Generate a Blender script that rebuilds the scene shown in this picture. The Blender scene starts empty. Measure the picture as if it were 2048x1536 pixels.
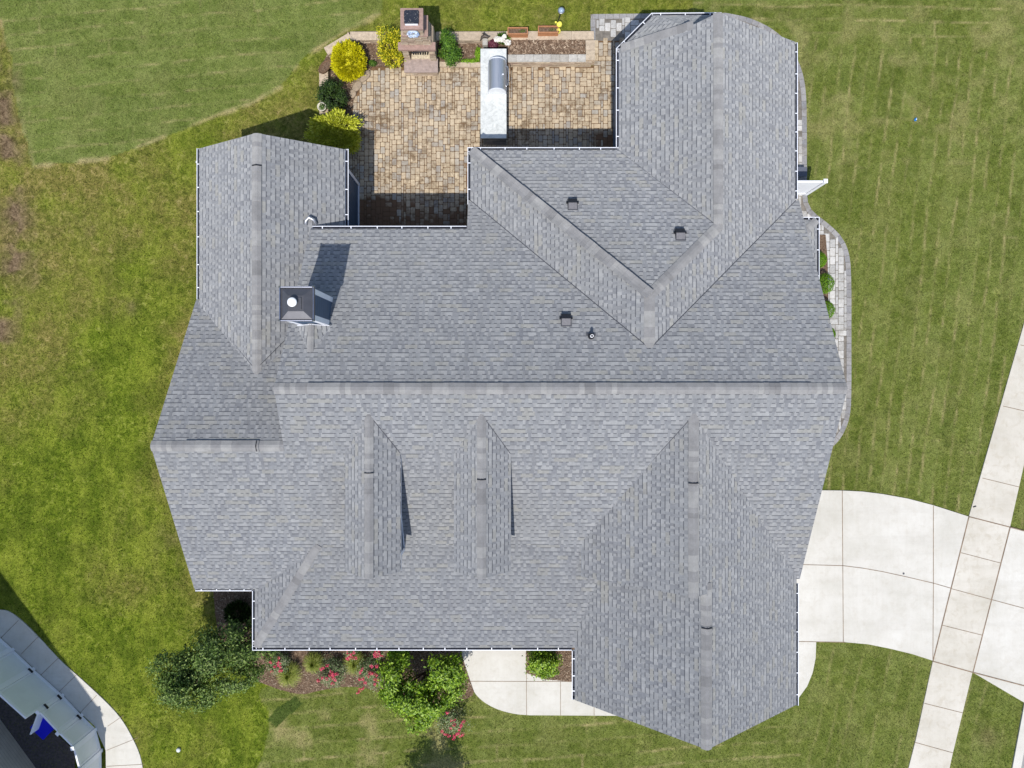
import bpy, bmesh, math, random
import numpy as np
from mathutils import Vector, Matrix, noise as mnoise

random.seed(7); RNG = np.random.default_rng(7)
SC = bpy.context.scene
COL = SC.collection

# ------------------------------------------------------------------ camera, sky, sun, exposure
CAM_H = 24.0; FPX = 1365.33
cam = bpy.data.cameras.new('camera'); cam.lens = 24; cam.sensor_width = 36
cam.clip_start = 0.1; cam.clip_end = 2000
co = bpy.data.objects.new('camera', cam); COL.objects.link(co)
co.location = (0, 0, CAM_H); co.rotation_euler = (0, 0, 0); SC.camera = co

SUNDIR = Vector((0.09, 0.583, -1.0)).normalized()      # direction the light travels
w = bpy.data.worlds.new('World'); SC.world = w; w.use_nodes = True
nt = w.node_tree; nt.nodes.clear()
sky = nt.nodes.new('ShaderNodeTexSky'); sky.sky_type = 'NISHITA'; sky.sun_disc = False
sky.sun_elevation = math.radians(59.5); sky.sun_rotation = math.radians(188.8)
bg = nt.nodes.new('ShaderNodeBackground'); bg.inputs[1].default_value = 0.14
wo = nt.nodes.new('ShaderNodeOutputWorld')
nt.links.new(sky.outputs[0], bg.inputs[0]); nt.links.new(bg.outputs[0], wo.inputs[0])
sl = bpy.data.lights.new('sun', 'SUN'); sl.energy = 3.9; sl.angle = math.radians(0.6); sl.color = (1, 0.965, 0.91)
so = bpy.data.objects.new('sun', sl); COL.objects.link(so); so.location = (-4, -20, 40)
so.rotation_euler = SUNDIR.to_track_quat('-Z', 'Y').to_euler()
SC.view_settings.view_transform = 'Standard'; SC.view_settings.look = 'None'
SC.view_settings.exposure = 0.12; SC.view_settings.gamma = 1; SC.view_settings.use_curve_mapping = False

# ------------------------------------------------------------------ helpers
def lin(r, g, b, k=1.0):
    f = lambda c: (c/255/12.92 if c/255 <= 0.04045 else ((c/255+0.055)/1.055)**2.4)
    return (f(r)*k, f(g)*k, f(b)*k, 1)
def at(px, py, z=0.0):
    """photo coordinate of a point known to stand at height z -> metres"""
    s = (CAM_H-z)/FPX
    return ((px-1024)*s, (768-py)*s)
def gp(pts, z=0.0): return [at(x, y, z) for x, y in pts]

def tag(o, label=None, cat=None, group=None, kind=None):
    if label: o['label'] = label
    if cat: o['category'] = cat
    if group: o['group'] = group
    if kind: o['kind'] = kind
    return o
def empty(name, loc=(0, 0, 0), rz=0.0):
    o = bpy.data.objects.new(name, None); COL.objects.link(o); o.location = loc; o.rotation_euler = (0, 0, rz)
    o.empty_display_size = .2
    return o
def finish(name, me, mats, parent=None, loc=(0, 0, 0), rz=0.0):
    o = bpy.data.objects.new(name, me); COL.objects.link(o)
    for m in (mats if isinstance(mats, (list, tuple)) else [mats]): me.materials.append(m)
    o.location = loc; o.rotation_euler = (0, 0, rz)
    if parent: o.parent = parent
    return o
def copy_tree(o, parent=None):
    c = o.copy(); COL.objects.link(c); c.parent = parent
    for ch in o.children: copy_tree(ch, c)
    return c

class MB:
    """mesh collector"""
    def __init__(s): s.v = []; s.f = []; s.m = []
    def add(s, vs, fs, mi=0):
        b = len(s.v); s.v += [tuple(v) for v in vs]; s.f += [[b+i for i in f] for f in fs]; s.m += [mi]*len(fs); return s
    def box(s, x0, y0, z0, x1, y1, z1, mi=0, rz=0, c=(0, 0)):
        vs = [(x, y, z) for z in (z0, z1) for x, y in ((x0, y0), (x1, y0), (x1, y1), (x0, y1))]
        if rz:
            ca, sa = math.cos(rz), math.sin(rz)
            vs = [(c[0]+(x-c[0])*ca-(y-c[1])*sa, c[1]+(x-c[0])*sa+(y-c[1])*ca, z) for x, y, z in vs]
        return s.add(vs, [(3, 2, 1, 0), (4, 5, 6, 7), (0, 1, 5, 4), (1, 2, 6, 5), (2, 3, 7, 6), (3, 0, 4, 7)], mi)
    def prism(s, pts, z0, z1, mi=0, side=None):
        a = sum(pts[i][0]*pts[(i+1) % len(pts)][1]-pts[(i+1) % len(pts)][0]*pts[i][1] for i in range(len(pts)))
        if a < 0: pts = pts[::-1]
        n = len(pts); vs = [(x, y, z0) for x, y in pts]+[(x, y, z1) for x, y in pts]
        s.add(vs, [list(range(n, 2*n)), list(range(n-1, -1, -1))], mi)
        return s.add(vs, [(i, (i+1) % n, n+(i+1) % n, n+i) for i in range(n)], mi if side is None else side)
    def tube(s, pts, rad, n=10, mi=0, cap=True):
        pts = [Vector(p) for p in pts]; rings = []
        if not isinstance(rad, (list, tuple)): rad = [rad]*len(pts)
        for i, p in enumerate(pts):
            d = (pts[min(i+1, len(pts)-1)]-pts[max(i-1, 0)]).normalized()
            a = d.cross(Vector((0, 0, 1)));
            if a.length < .05: a = d.cross(Vector((0, 1, 0)))
            a.normalize(); b = d.cross(a)
            rings.append([p+(a*math.cos(t)+b*math.sin(t))*rad[i] for t in [2*math.pi*k/n for k in range(n)]])
        vs = [v for r in rings for v in r]; fs = []
        for i in range(len(pts)-1):
            for k in range(n): fs.append((i*n+k, i*n+(k+1) % n, (i+1)*n+(k+1) % n, (i+1)*n+k))
        if cap: fs += [list(range(n)), list(range((len(pts)-1)*n, len(pts)*n))[::-1]]
        return s.add(vs, fs, mi)
    def lathe(s, prof, n=24, c=(0, 0, 0), mi=0):
        vs = [(c[0]+r*math.cos(2*math.pi*k/n), c[1]+r*math.sin(2*math.pi*k/n), c[2]+z) for r, z in prof for k in range(n)]
        fs = [(i*n+k, i*n+(k+1) % n, (i+1)*n+(k+1) % n, (i+1)*n+k) for i in range(len(prof)-1) for k in range(n)]
        fs += [list(range(n))[::-1], list(range((len(prof)-1)*n, len(prof)*n))]
        return s.add(vs, fs, mi)
    def build(s, name, mats, parent=None, loc=(0, 0, 0), rz=0.0, smooth=False, bevel=0, recalc=True):
        me = bpy.data.meshes.new(name); me.from_pydata(s.v, [], s.f); me.update()
        me.polygons.foreach_set('material_index', s.m)
        if recalc or bevel:
            bm = bmesh.new(); bm.from_mesh(me)
            if bevel:
                es = [e for e in bm.edges if len(e.link_faces) == 2 and e.calc_face_angle(0) > .6]
                bmesh.ops.bevel(bm, geom=es, offset=bevel, segments=2, affect='EDGES', profile=.6)
            bmesh.ops.recalc_face_normals(bm, faces=bm.faces); bm.to_mesh(me); bm.free()
        if smooth: me.polygons.foreach_set('use_smooth', [True]*len(me.polygons))
        return finish(name, me, mats, parent, loc, rz)

def np_mesh(name, V, F, mats, parent=None, smooth=False, loc=(0, 0, 0)):
    """V (n,3), F (m,k) numpy, constant k"""
    me = bpy.data.meshes.new(name); k = F.shape[1]
    me.vertices.add(len(V)); me.vertices.foreach_set('co', V.astype(np.float32).ravel())
    me.loops.add(F.size); me.loops.foreach_set('vertex_index', F.astype(np.int32).ravel())
    me.polygons.add(len(F)); me.polygons.foreach_set('loop_start', np.arange(0, F.size, k, dtype=np.int32))
    me.polygons.foreach_set('loop_total', np.full(len(F), k, dtype=np.int32))
    if smooth: me.polygons.foreach_set('use_smooth', np.ones(len(F), dtype=bool))
    me.update(calc_edges=True)
    return finish(name, me, mats, parent, loc)

# ------------------------------------------------------------------ node helpers
class NT:
    drough = 0.0
    def __init__(s, mat): s.t = mat.node_tree; s.t.nodes.clear()
    def n(s, typ, **kw):
        nd = s.t.nodes.new('ShaderNode'+typ)
        for k, v in kw.items():
            if k.startswith('i_'):
                key = k[2:]; key = int(key) if key.isdigit() else key.replace('_', ' ')
                s.set(nd.inputs[key], v)
            else: setattr(nd, k, v)
        return nd
    def set(s, inp, v):
        if isinstance(v, bpy.types.NodeSocket): s.t.links.new(v, inp)
        elif isinstance(v, bpy.types.Node): s.t.links.new(v.outputs[0], inp)
        else: inp.default_value = v
    def math(s, op, a, b=0.0, c=0.0, clamp=False):
        nd = s.t.nodes.new('ShaderNodeMath'); nd.operation = op; nd.use_clamp = clamp
        s.set(nd.inputs[0], a); s.set(nd.inputs[1], b); s.set(nd.inputs[2], c); return nd.outputs[0]
    def mix(s, f, a, b, mode='MIX'):
        nd = s.t.nodes.new('ShaderNodeMix'); nd.data_type = 'RGBA'; nd.blend_type = mode
        s.set(nd.inputs[0], f); s.set(nd.inputs[6], a); s.set(nd.inputs[7], b); return nd.outputs[2]
    def noise(s, scale, detail=3, rough=.5, vec=None, dist=0.0, out=0):
        nd = s.n('TexNoise'); nd.inputs['Scale'].default_value = scale; nd.inputs['Detail'].default_value = detail
        nd.inputs['Roughness'].default_value = rough; nd.inputs['Distortion'].default_value = dist
        if vec is not None: s.set(nd.inputs['Vector'], vec)
        return nd.outputs[out]
    def ramp(s, f, stops, interp='LINEAR'):
        nd = s.n('ValToRGB'); cr = nd.color_ramp; cr.interpolation = interp
        while len(cr.elements) < len(stops): cr.elements.new(.5)
        for e, (p, c) in zip(cr.elements, stops):
            e.position = p; e.color = c if isinstance(c, (tuple, list)) else (c, c, c, 1)
        s.set(nd.inputs[0], f); return nd.outputs[0]
    def rng(s, f, a, b, c=0.0, d=1.0):
        nd = s.n('MapRange'); s.set(nd.inputs[0], f)
        for i, v in enumerate((a, b, c, d)): nd.inputs[i+1].default_value = v
        return nd.outputs[0]
    def mapping(s, vec, scale=(1, 1, 1), rot=(0, 0, 0)):
        nd = s.n('Mapping'); s.set(nd.inputs[0], vec); nd.inputs['Scale'].default_value = scale; nd.inputs['Rotation'].default_value = rot
        return nd.outputs[0]
    def bump(s, h, dist=.01, strength=1.0):
        nd = s.n('Bump'); nd.inputs['Strength'].default_value = strength; nd.inputs['Distance'].default_value = dist
        s.set(nd.inputs['Height'], h); return nd.outputs[0]
    def out(s, color, rough=.8, normal=None, metal=0.0, spec=.3, transl=0.0, coat=0.0):
        p = s.n('BsdfPrincipled'); s.set(p.inputs['Base Color'], color); s.set(p.inputs['Roughness'], rough)
        p.inputs['Metallic'].default_value = metal; p.inputs['Specular IOR Level'].default_value = spec
        if 'Diffuse Roughness' in p.inputs and s.drough: p.inputs['Diffuse Roughness'].default_value = s.drough
        if normal is not None: s.set(p.inputs['Normal'], normal)
        o = s.n('OutputMaterial'); sh = p.outputs[0]
        if transl:
            tr = s.n('BsdfTranslucent'); s.set(tr.inputs[0], color)
            mx = s.n('MixShader'); mx.inputs[0].default_value = transl
            s.t.links.new(sh, mx.inputs[1]); s.t.links.new(tr.outputs[0], mx.inputs[2]); sh = mx.outputs[0]
        s.t.links.new(sh, o.inputs[0])
def newmat(name):
    m = bpy.data.materials.new(name); m.use_nodes = True; return m, NT(m)

def simple(name, col, rough=.7, metal=0.0, spec=.3, var=.12, scale=6.0, bump=0.0, bscale=60.0):
    m, t = newmat(name); g = t.n('NewGeometry').outputs['Position']
    n1 = t.noise(scale, 4, .6, g)
    dark = tuple(c*(1-var) for c in col[:3])+(1,); light = tuple(min(1, c*(1+var)) for c in col[:3])+(1,)
    c = t.ramp(n1, [(.3, dark), (.7, light)])
    nrm = t.bump(t.noise(bscale, 3, .6, g), bump) if bump else None
    t.out(c, rough, nrm, metal, spec); return m

# --- shingles (UV in metres: u along the eave, v up the slope)
def tab_group():
    g = bpy.data.node_groups.new('shingle_tab', 'ShaderNodeTree')
    g.interface.new_socket('U', in_out='INPUT', socket_type='NodeSocketFloat')
    g.interface.new_socket('Row', in_out='INPUT', socket_type='NodeSocketFloat')
    for o in ('Tone', 'Raised', 'Group', 'Edge'): g.interface.new_socket(o, in_out='OUTPUT', socket_type='NodeSocketFloat')
    class M: pass
    m = M(); m.node_tree = g; t = NT(m)
    gi = g.nodes.new('NodeGroupInput'); go = g.nodes.new('NodeGroupOutput')
    U, R = gi.outputs[0], gi.outputs[1]
    wn = t.n('TexWhiteNoise', noise_dimensions='1D'); t.set(wn.inputs['W'], R)
    u = t.math('ADD', U, t.math('MULTIPLY', wn.outputs['Value'], 7.3))
    warp = t.n('TexNoise', noise_dimensions='2D'); warp.inputs['Scale'].default_value = 3.1; warp.inputs['Detail'].default_value = 0
    cv = t.n('CombineXYZ'); t.set(cv.inputs[0], u); t.set(cv.inputs[1], t.math('MULTIPLY', R, 3.7)); t.set(warp.inputs['Vector'], cv)
    u2 = t.math('ADD', u, t.math('MULTIPLY', warp.outputs[0], .22))
    q = t.math('DIVIDE', u2, .112); c = t.math('FLOOR', q)
    w2 = t.n('TexWhiteNoise', noise_dimensions='2D'); c2 = t.n('CombineXYZ'); t.set(c2.inputs[0], c); t.set(c2.inputs[1], R); t.set(w2.inputs['Vector'], c2)
    alt = t.math('MODULO', t.math('ADD', c, 20000.0), 2.0)
    rs = t.math('GREATER_THAN', t.math('ADD', t.math('MULTIPLY', alt, .55), t.math('MULTIPLY', w2.outputs['Value'], .6)), .52)
    c3 = t.n('CombineXYZ'); t.set(c3.inputs[0], t.math('FLOOR', t.math('DIVIDE', u, .34))); t.set(c3.inputs[1], t.math('ADD', R, 37.0))
    w3 = t.n('TexWhiteNoise', noise_dimensions='2D'); t.set(w3.inputs['Vector'], c3)
    t.set(go.inputs[0], w2.outputs['Value']); t.set(go.inputs[1], rs); t.set(go.inputs[2], w3.outputs['Value'])
    t.set(go.inputs[3], t.math('FRACT', q))
    return g
TABG = tab_group()
ROWH = .134
def mat_shingle():
    m, t = newmat('roof_shingle')
    uv = t.n('UVMap').outputs[0]; sx = t.n('SeparateXYZ'); t.set(sx.inputs[0], uv)
    # slight wave of the courses
    wv = t.noise(.9, 1, .5, uv); vv = t.math('ADD', sx.outputs[1], t.math('MULTIPLY', wv, .03))
    q = t.math('DIVIDE', vv, ROWH); row = t.math('FLOOR', q); fv = t.math('FRACT', q)
    def tab(r):
        nd = t.t.nodes.new('ShaderNodeGroup'); nd.node_tree = TABG
        t.set(nd.inputs[0], sx.outputs[0]); t.set(nd.inputs[1], r); return nd
    A = tab(row); B = tab(t.math('ADD', row, 1.0))
    tone = t.math('ADD', t.math('MULTIPLY', A.outputs[0], .75), t.math('MULTIPLY', A.outputs[2], .25))
    tone = t.math('ADD', t.math('MULTIPLY', tone, .62), t.math('MULTIPLY', A.outputs[1], .38))
    pos = t.n('NewGeometry').outputs['Position']
    t.drough = .8
    col = t.ramp(tone, [(.1, lin(131, 133, 138)), (.3, lin(142, 144, 148)), (.45, lin(150, 152, 155)), (.7, lin(157, 158, 160)), (.92, lin(168, 169, 170))])
    warm = t.math('GREATER_THAN', A.outputs[2], .9)
    col = t.mix(t.math('MULTIPLY', warm, .6), col, lin(164, 162, 154))
    big = t.noise(.35, 4, .6, pos); col = t.mix(t.rng(big, .3, .7, .0, .4), col, lin(150, 150, 149))
    stv = t.noise(1.0, 4, .6, t.mapping(uv, (2.6, .22, 1))); col = t.mix(t.rng(stv, .52, .75, 0, .28), col, lin(128, 127, 125))
    lich = t.noise(2.2, 5, .7, pos); col = t.mix(t.rng(lich, .58, .72, 0, .3), col, lin(158, 157, 146))
    gran = t.noise(240, 2, .7, pos); col = t.mix(.28, col, t.ramp(gran, [(.3, .08), (.7, .62)]), 'OVERLAY')
    mid = t.noise(9, 3, .6, pos); col = t.mix(.25, col, t.ramp(mid, [(.3, .3), (.7, .7)]), 'OVERLAY')
    # printed dark band under the raised tabs of the course above, and thin butt line
    dash = t.math('MULTIPLY', t.math('GREATER_THAN', fv, .79), B.outputs[1])
    butt = t.math('GREATER_THAN', fv, .93)
    dk = t.math('ADD', t.math('MULTIPLY', dash, .68), t.math('MULTIPLY', butt, .08), clamp=True)
    ed = t.math('MULTIPLY', t.math('LESS_THAN', A.outputs[3], .06), .08)
    dk = t.math('ADD', dk, ed, clamp=True)
    col = t.mix(dk, col, lin(72, 75, 82))
    h = t.math('ADD', t.math('MULTIPLY', A.outputs[1], .45), t.math('SUBTRACT', 1.0, fv))
    h = t.math('ADD', h, t.math('MULTIPLY', gran, .35))
    t.out(col, .92, t.bump(h, .007, .8), spec=.18); return m
M_SH = mat_shingle()
def mat_cap():
    m, t = newmat('ridge_shingle'); t.drough = .5; g = t.n('NewGeometry'); pos = g.outputs['Position']
    r = g.outputs['Random Per Island']
    col = t.ramp(r, [(0, lin(134, 133, 133)), (.12, lin(143, 142, 142)), (.4, lin(149, 148, 148)), (.75, lin(153, 152, 151)), (1, lin(162, 161, 159))])
    gran = t.noise(200, 2, .7, pos); col = t.mix(.25, col, t.ramp(gran, [(.3, .1), (.7, .6)]), 'OVERLAY')
    col = t.mix(.3, col, t.ramp(t.noise(5, 3, .6, pos), [(.3, .3), (.7, .7)]), 'OVERLAY')
    t.out(col, .92, t.bump(gran, .003), spec=.18); return m
M_CAP = mat_cap()
M_WHITE = simple('white_trim', lin(236, 238, 244), .45, var=.05, scale=2)
M_GUT = simple('gutter_inside', lin(52, 55, 66), .7, var=.2, scale=3)
M_DARK = simple('dark_metal', lin(38, 39, 44), .5, var=.2, scale=12)
M_VENT = simple('vent_plastic', lin(84, 84, 88), .45, var=.1, scale=12)
M_VAPR = simple('vent_apron', lin(118, 116, 118), .5, var=.15, scale=20)
def mat_siding(name, col, pitch=.11):
    m, t = newmat(name); pos = t.n('NewGeometry').outputs['Position']; sx = t.n('SeparateXYZ'); t.set(sx.inputs[0], pos)
    f = t.math('FRACT', t.math('DIVIDE', sx.outputs[2], pitch))
    c = t.mix(t.math('GREATER_THAN', f, .93), col, tuple(x*.45 for x in col[:3])+(1,))
    c = t.mix(.2, c, t.ramp(t.noise(3, 4, .6, pos), [(.3, .3), (.7, .7)]), 'OVERLAY')
    t.out(c, .6, t.bump(t.math('SUBTRACT', 1.0, f), .012, .6)); return m
M_SIDE = mat_siding('blue_siding', lin(74, 92, 114))
M_NSIDE = mat_siding('beige_siding', lin(190, 182, 168))
M_GLASS = simple('window_glass', lin(40, 48, 58), .08, spec=.8, var=.1)

def mat_concrete(name, base=(206, 202, 193), stain=.3):
    m, t = newmat(name); pos = t.n('NewGeometry').outputs['Position']
    a = t.noise(.55, 5, .65, pos); b = t.noise(4, 5, .7, pos, .5)
    r, g, bl = base
    c = t.ramp(a, [(.3, lin(r-14, g-14, bl-16)), (.55, lin(r, g, bl)), (.75, lin(r+8, g+9, bl+10))])
    c = t.mix(t.math('MULTIPLY', t.rng(b, .5, .75), stain), c, lin(r-34, g-40, bl-50))
    st = t.noise(1.2, 4, .8, t.mapping(pos, (6, .4, 1))); c = t.mix(t.rng(st, .45, .8, 0, .22), c, lin(r-25, g-28, bl-34))
    fine = t.noise(90, 3, .7, pos); c = t.mix(.22, c, t.ramp(fine, [(.3, .3), (.7, .7)]), 'OVERLAY')
    ty = t.noise(.9, 5, .7, t.mapping(pos, (.25, 2.2, 1), (0, 0, .1))); c = t.mix(t.rng(ty, .5, .72, 0, .3), c, lin(r-30, g-31, bl-32))
    sp = t.noise(28, 2, .5, pos); c = t.mix(t.rng(sp, .74, .8, 0, .35), c, lin(130, 118, 100))
    t.out(c, .85, t.bump(fine, .002), spec=.25); return m
M_CONC = mat_concrete('concrete'); M_CONC2 = mat_concrete('sidewalk_concrete', (202, 196, 184), .5)
M_JOINT = simple('joint_dirt', lin(134, 116, 98), .95, var=.35, scale=5)

def mat_paver(name, stops, joint_stain, stain_amt, wet_shade=0.0):
    m, t = newmat(name); g = t.n('NewGeometry'); pos = g.outputs['Position']
    c = t.ramp(g.outputs['Random Per Island'], stops)
    a = t.noise(.9, 4, .6, pos); b = t.noise(5, 4, .7, pos, .6)
    k = t.math('MULTIPLY', t.rng(a, .42, .62), t.rng(b, .42, .58)); c = t.mix(t.math('MULTIPLY', k, stain_amt), c, joint_stain)
    b2 = t.noise(14, 4, .7, pos); c = t.mix(.45, c, t.ramp(b2, [(.3, .28), (.7, .7)]), 'OVERLAY')
    if wet_shade:   # blocks by the walls darkened for dampness and painted-in house shade
        at_ = t.n('Attribute', attribute_name='damp_shade').outputs['Fac']
        isl = t.math('FRACT', t.math('MULTIPLY', g.outputs['Random Per Island'], 17.3)); c = t.mix(t.math('MULTIPLY', t.rng(t.math('ADD', at_, t.math('ADD', t.math('MULTIPLY', b, .5), t.math('MULTIPLY', isl, .55))), 1.0, 1.25), wet_shade), c, lin(118, 88, 64))
    f = t.noise(120, 2, .7, pos); c = t.mix(.2, c, t.ramp(f, [(.3, .3), (.7, .7)]), 'OVERLAY')
    t.out(c, .85, t.bump(t.math('ADD', b2, f), .004), spec=.25); return m
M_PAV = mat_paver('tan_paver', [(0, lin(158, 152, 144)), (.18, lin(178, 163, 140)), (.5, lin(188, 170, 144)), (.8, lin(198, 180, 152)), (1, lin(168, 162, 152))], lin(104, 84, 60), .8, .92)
M_PAVG = mat_paver('grey_paver', [(0, lin(166, 164, 160)), (.4, lin(186, 184, 180)), (.75, lin(200, 197, 192)), (1, lin(180, 178, 176))], lin(140, 132, 120), .4)
M_PAVE = mat_paver('edge_paver', [(0, lin(134, 134, 136)), (.5, lin(148, 146, 146)), (1, lin(160, 157, 154))], lin(120, 112, 100), .4)
M_SAND = simple('joint_sand', lin(108, 84, 60), .95, var=.3, scale=8)
M_SANDG = simple('joint_grit', lin(120, 114, 106), .95, var=.3, scale=8)
def mat_stone(name, cols, bands=.05):
    m, t = newmat(name); g = t.n('NewGeometry'); pos = g.outputs['Position']
    c = t.ramp(g.outputs['Random Per Island'], [(i/(len(cols)-1), lin(*k)) for i, k in enumerate(cols)])
    b = t.noise(9, 5, .7, t.mapping(pos, (1, 1, 3))); c = t.mix(.5, c, t.ramp(b, [(.3, .25), (.7, .72)]), 'OVERLAY')
    t.out(c, .88, t.bump(b, .02), spec=.2); return m
M_CAPST = mat_stone('cap_stone', [(176, 158, 136), (186, 170, 148), (190, 172, 150), (170, 156, 138)])
M_LEDGE = mat_stone('ledge_stone', [(136, 122, 106), (172, 156, 136), (186, 170, 148), (154, 132, 118), (196, 184, 164)])
M_PINK = mat_stone('pink_flagstone', [(158, 132, 122), (164, 138, 128)])
M_HEARTH = mat_stone('hearth_stone', [(166, 148, 140), (158, 144, 136)])
M_LIMEST = mat_stone('pale_block', [(170, 164, 154), (182, 178, 170), (190, 186, 178)])
def mat_soil(name, a, b, c):
    m, t = newmat(name); pos = t.n('NewGeometry').outputs['Position']
    n1 = t.noise(16, 6, .75, pos, .8); n2 = t.noise(3, 4, .6, pos)
    col = t.ramp(n1, [(.3, lin(*a)), (.5, lin(*b)), (.72, lin(*c))]); col = t.mix(t.rng(n2, .35, .7, 0, .4), col, lin(*b))
    t.out(col, .95, t.bump(t.noise(30, 5, .8, pos, 1.0), .05), spec=.1); return m
M_MULCH = mat_soil('mulch', (66, 50, 42), (122, 100, 82), (168, 148, 126))
M_CHIP = simple('mulch_chip', lin(140, 112, 88), .9, var=.4, scale=30)

# ---- leaves
def mat_leaf(name, cols, rough=.55, transl=.25, spec=.35):
    m, t = newmat(name); g = t.n('NewGeometry')
    c = t.ramp(g.outputs['Random Per Island'], [(i/(len(cols)-1), lin(*k)) for i, k in enumerate(cols)])
    c = t.mix(.35, c, t.ramp(t.noise(3, 3, .6, g.outputs['Position']), [(.3, .3), (.7, .7)]), 'OVERLAY')
    t.out(c, rough, None, spec=spec, transl=transl); return m
M_BARK = simple('bark', lin(92, 74, 60), .95, var=.3, scale=20, bump=.02, bscale=30)

# ------------------------------------------------------------------ value noise for ground attributes
def vnoise(x, y, scale, seed):
    r = np.random.default_rng(int(seed*10)).random((256, 256))
    X = x/scale+57.3; Y = y/scale+91.7
    xi = np.floor(X).astype(int); yi = np.floor(Y).astype(int); fx = X-xi; fy = Y-yi
    fx = fx*fx*(3-2*fx); fy = fy*fy*(3-2*fy)
    g = lambda a, b: r[a % 256, b % 256]
    return (g(xi, yi)*(1-fx)+g(xi+1, yi)*fx)*(1-fy)+(g(xi, yi+1)*(1-fx)+g(xi+1, yi+1)*fx)*fy
def fbm(x, y, scale, seed, o=3):
    s = 0; a = 1; t = 0
    for i in range(o): s = s+a*vnoise(x, y, scale/2**i, seed+i); t += a; a *= .55
    return s/t
def inpoly(x, y, poly):
    x = np.asarray(x, float); y = np.asarray(y, float); r = np.zeros(x.shape, bool); n = len(poly)
    for i in range(n):
        x0, y0 = poly[i]; x1, y1 = poly[(i+1) % n]
        c = ((y0 > y) != (y1 > y))
        with np.errstate(divide='ignore', invalid='ignore'):
            r ^= c & (x < (x1-x0)*(y-y0)/((y1-y0) if y1 != y0 else 1e-9)+x0)
    return r
def dseg(x, y, pts):
    d = np.full(np.shape(x), 1e9)
    for (x0, y0), (x1, y1) in zip(pts[:-1], pts[1:]):
        L = (x1-x0)**2+(y1-y0)**2+1e-9; t = np.clip(((x-x0)*(x1-x0)+(y-y0)*(y1-y0))/L, 0, 1)
        d = np.minimum(d, np.hypot(x-x0-t*(x1-x0), y-y0-t*(y1-y0)))
    return d
def smooth_poly(pts, it=2):
    for _ in range(it):
        q = [pts[0]]
        for a, b in zip(pts[:-1], pts[1:]): q += [(.75*a[0]+.25*b[0], .75*a[1]+.25*b[1]), (.25*a[0]+.75*b[0], .25*a[1]+.75*b[1])]
        pts = q+[pts[-1]]
    return pts

# ------------------------------------------------------------------ ground outlines (photo coordinates of ground points)
DRIVE = gp([(1540, 979), (1685, 981), (1725, 983), (1765, 988), (1815, 997), (1865, 1010), (1937, 1033), (1865, 1321), (1825, 1308), (1780, 1297), (1735, 1288), (1690, 1284), (1540, 1282)])
SIDEWALK = gp([(2118, 400), (1937, 1033), (1865, 1322), (1831, 1479), (1800, 1600), (1760, 1760), (1850, 1760), (1884, 1600), (1905, 1505), (1944, 1344), (2019, 1054), (2048, 925), (2200, 400)])
APRON = gp([(2021, 1054), (2110, 1078), (2090, 1190), (2060, 1412), (1946, 1345)])
EASTWALK = gp([(1540, 1283), (1632, 1283), (1631, 1315), (1625, 1345), (1614, 1372), (1598, 1394), (1560, 1420), (1540, 1420)])
FRONTWALK = gp([(918, 1240), (921, 1302), (941, 1363)])+smooth_poly(gp([(941, 1363), (948, 1385), (967, 1404), (995, 1419), (1030, 1428), (1060, 1430)]))[1:]+gp([(1240, 1431), (1300, 1431), (1300, 1363), (1150, 1363), (1052, 1345), (1052, 1240)])
NPATH_O = smooth_poly(gp([(-60, 1216), (0, 1219), (18, 1221), (42, 1238), (75, 1270), (125, 1325), (155, 1350), (215, 1405), (246, 1440), (268, 1480), (283, 1515), (289, 1560), (285, 1640)]))
NPATH_I = gp([(-60, 1225), (0, 1273), (60, 1329), (118, 1384), (190, 1452), (212, 1500), (214, 1640)])
NPATH = NPATH_O+NPATH_I[::-1]
EPATH_O = smooth_poly(gp([(1448, 26), (1487, 33), (1520, 45), (1553, 64), (1580, 92), (1601, 132), (1611, 175), (1613, 230), (1613, 345), (1613, 405), (1625, 425), (1656, 447), (1684, 474), (1698, 505), (1702, 550), (1702, 700), (1702, 800), (1699, 835), (1688, 866), (1668, 893), (1640, 905)]))
EPATH = gp([(1181, 82), (1181, 29), (1240, 28)])+EPATH_O+gp([(1560, 905), (1560, 160), (1480, 120), (1240, 82)])
PATIO = gp([(742, 134), (960, 135), (1183, 133), (1191, 130), (1191, 82), (1250, 82), (1250, 330), (940, 330), (940, 490), (690, 490), (690, 310), (700, 240), (706, 200), (722, 172)])
FRONTBED = smooth_poly(gp([(425, 1120), (428, 1200), (440, 1290), (500, 1352), (530, 1368), (565, 1380), (605, 1389), (640, 1380), (690, 1371), (745, 1376), (780, 1400), (850, 1420), (930, 1398), (950, 1388), (941, 1363), (921, 1302), (918, 1240)]), 1)
BED2 = gp([(1052, 1240), (1052, 1345), (1090, 1358), (1148, 1363), (1160, 1363), (1160, 1240)])
BACKBED = gp([(697, 66), (1172, 66), (1172, 125), (880, 132), (745, 134), (725, 165), (708, 200), (702, 245), (695, 300), (650, 300), (640, 225), (640, 140), (660, 100)])
EBED = gp([(1560, 470), (1650, 470), (1654, 520), (1656, 620), (1664, 690), (1640, 700), (1560, 700)])
HOUSEFOOT = [(-9.4, -6), (-7.8, -6), (-7.8, -7.6), (2.2, -7.6), (2.2, -9.4), (8.5, -9.4), (8.5, 10.3), (3.6, 10.3), (3.6, 7), (-1, 7), (-1, 4.4), (-5.4, 4.4), (-5.4, 7), (-9.4, 7)]
NPAVED = [DRIVE, SIDEWALK, APRON, EASTWALK, FRONTWALK, NPATH, EPATH, PATIO, FRONTBED, BED2, BACKBED, EBED]

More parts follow.
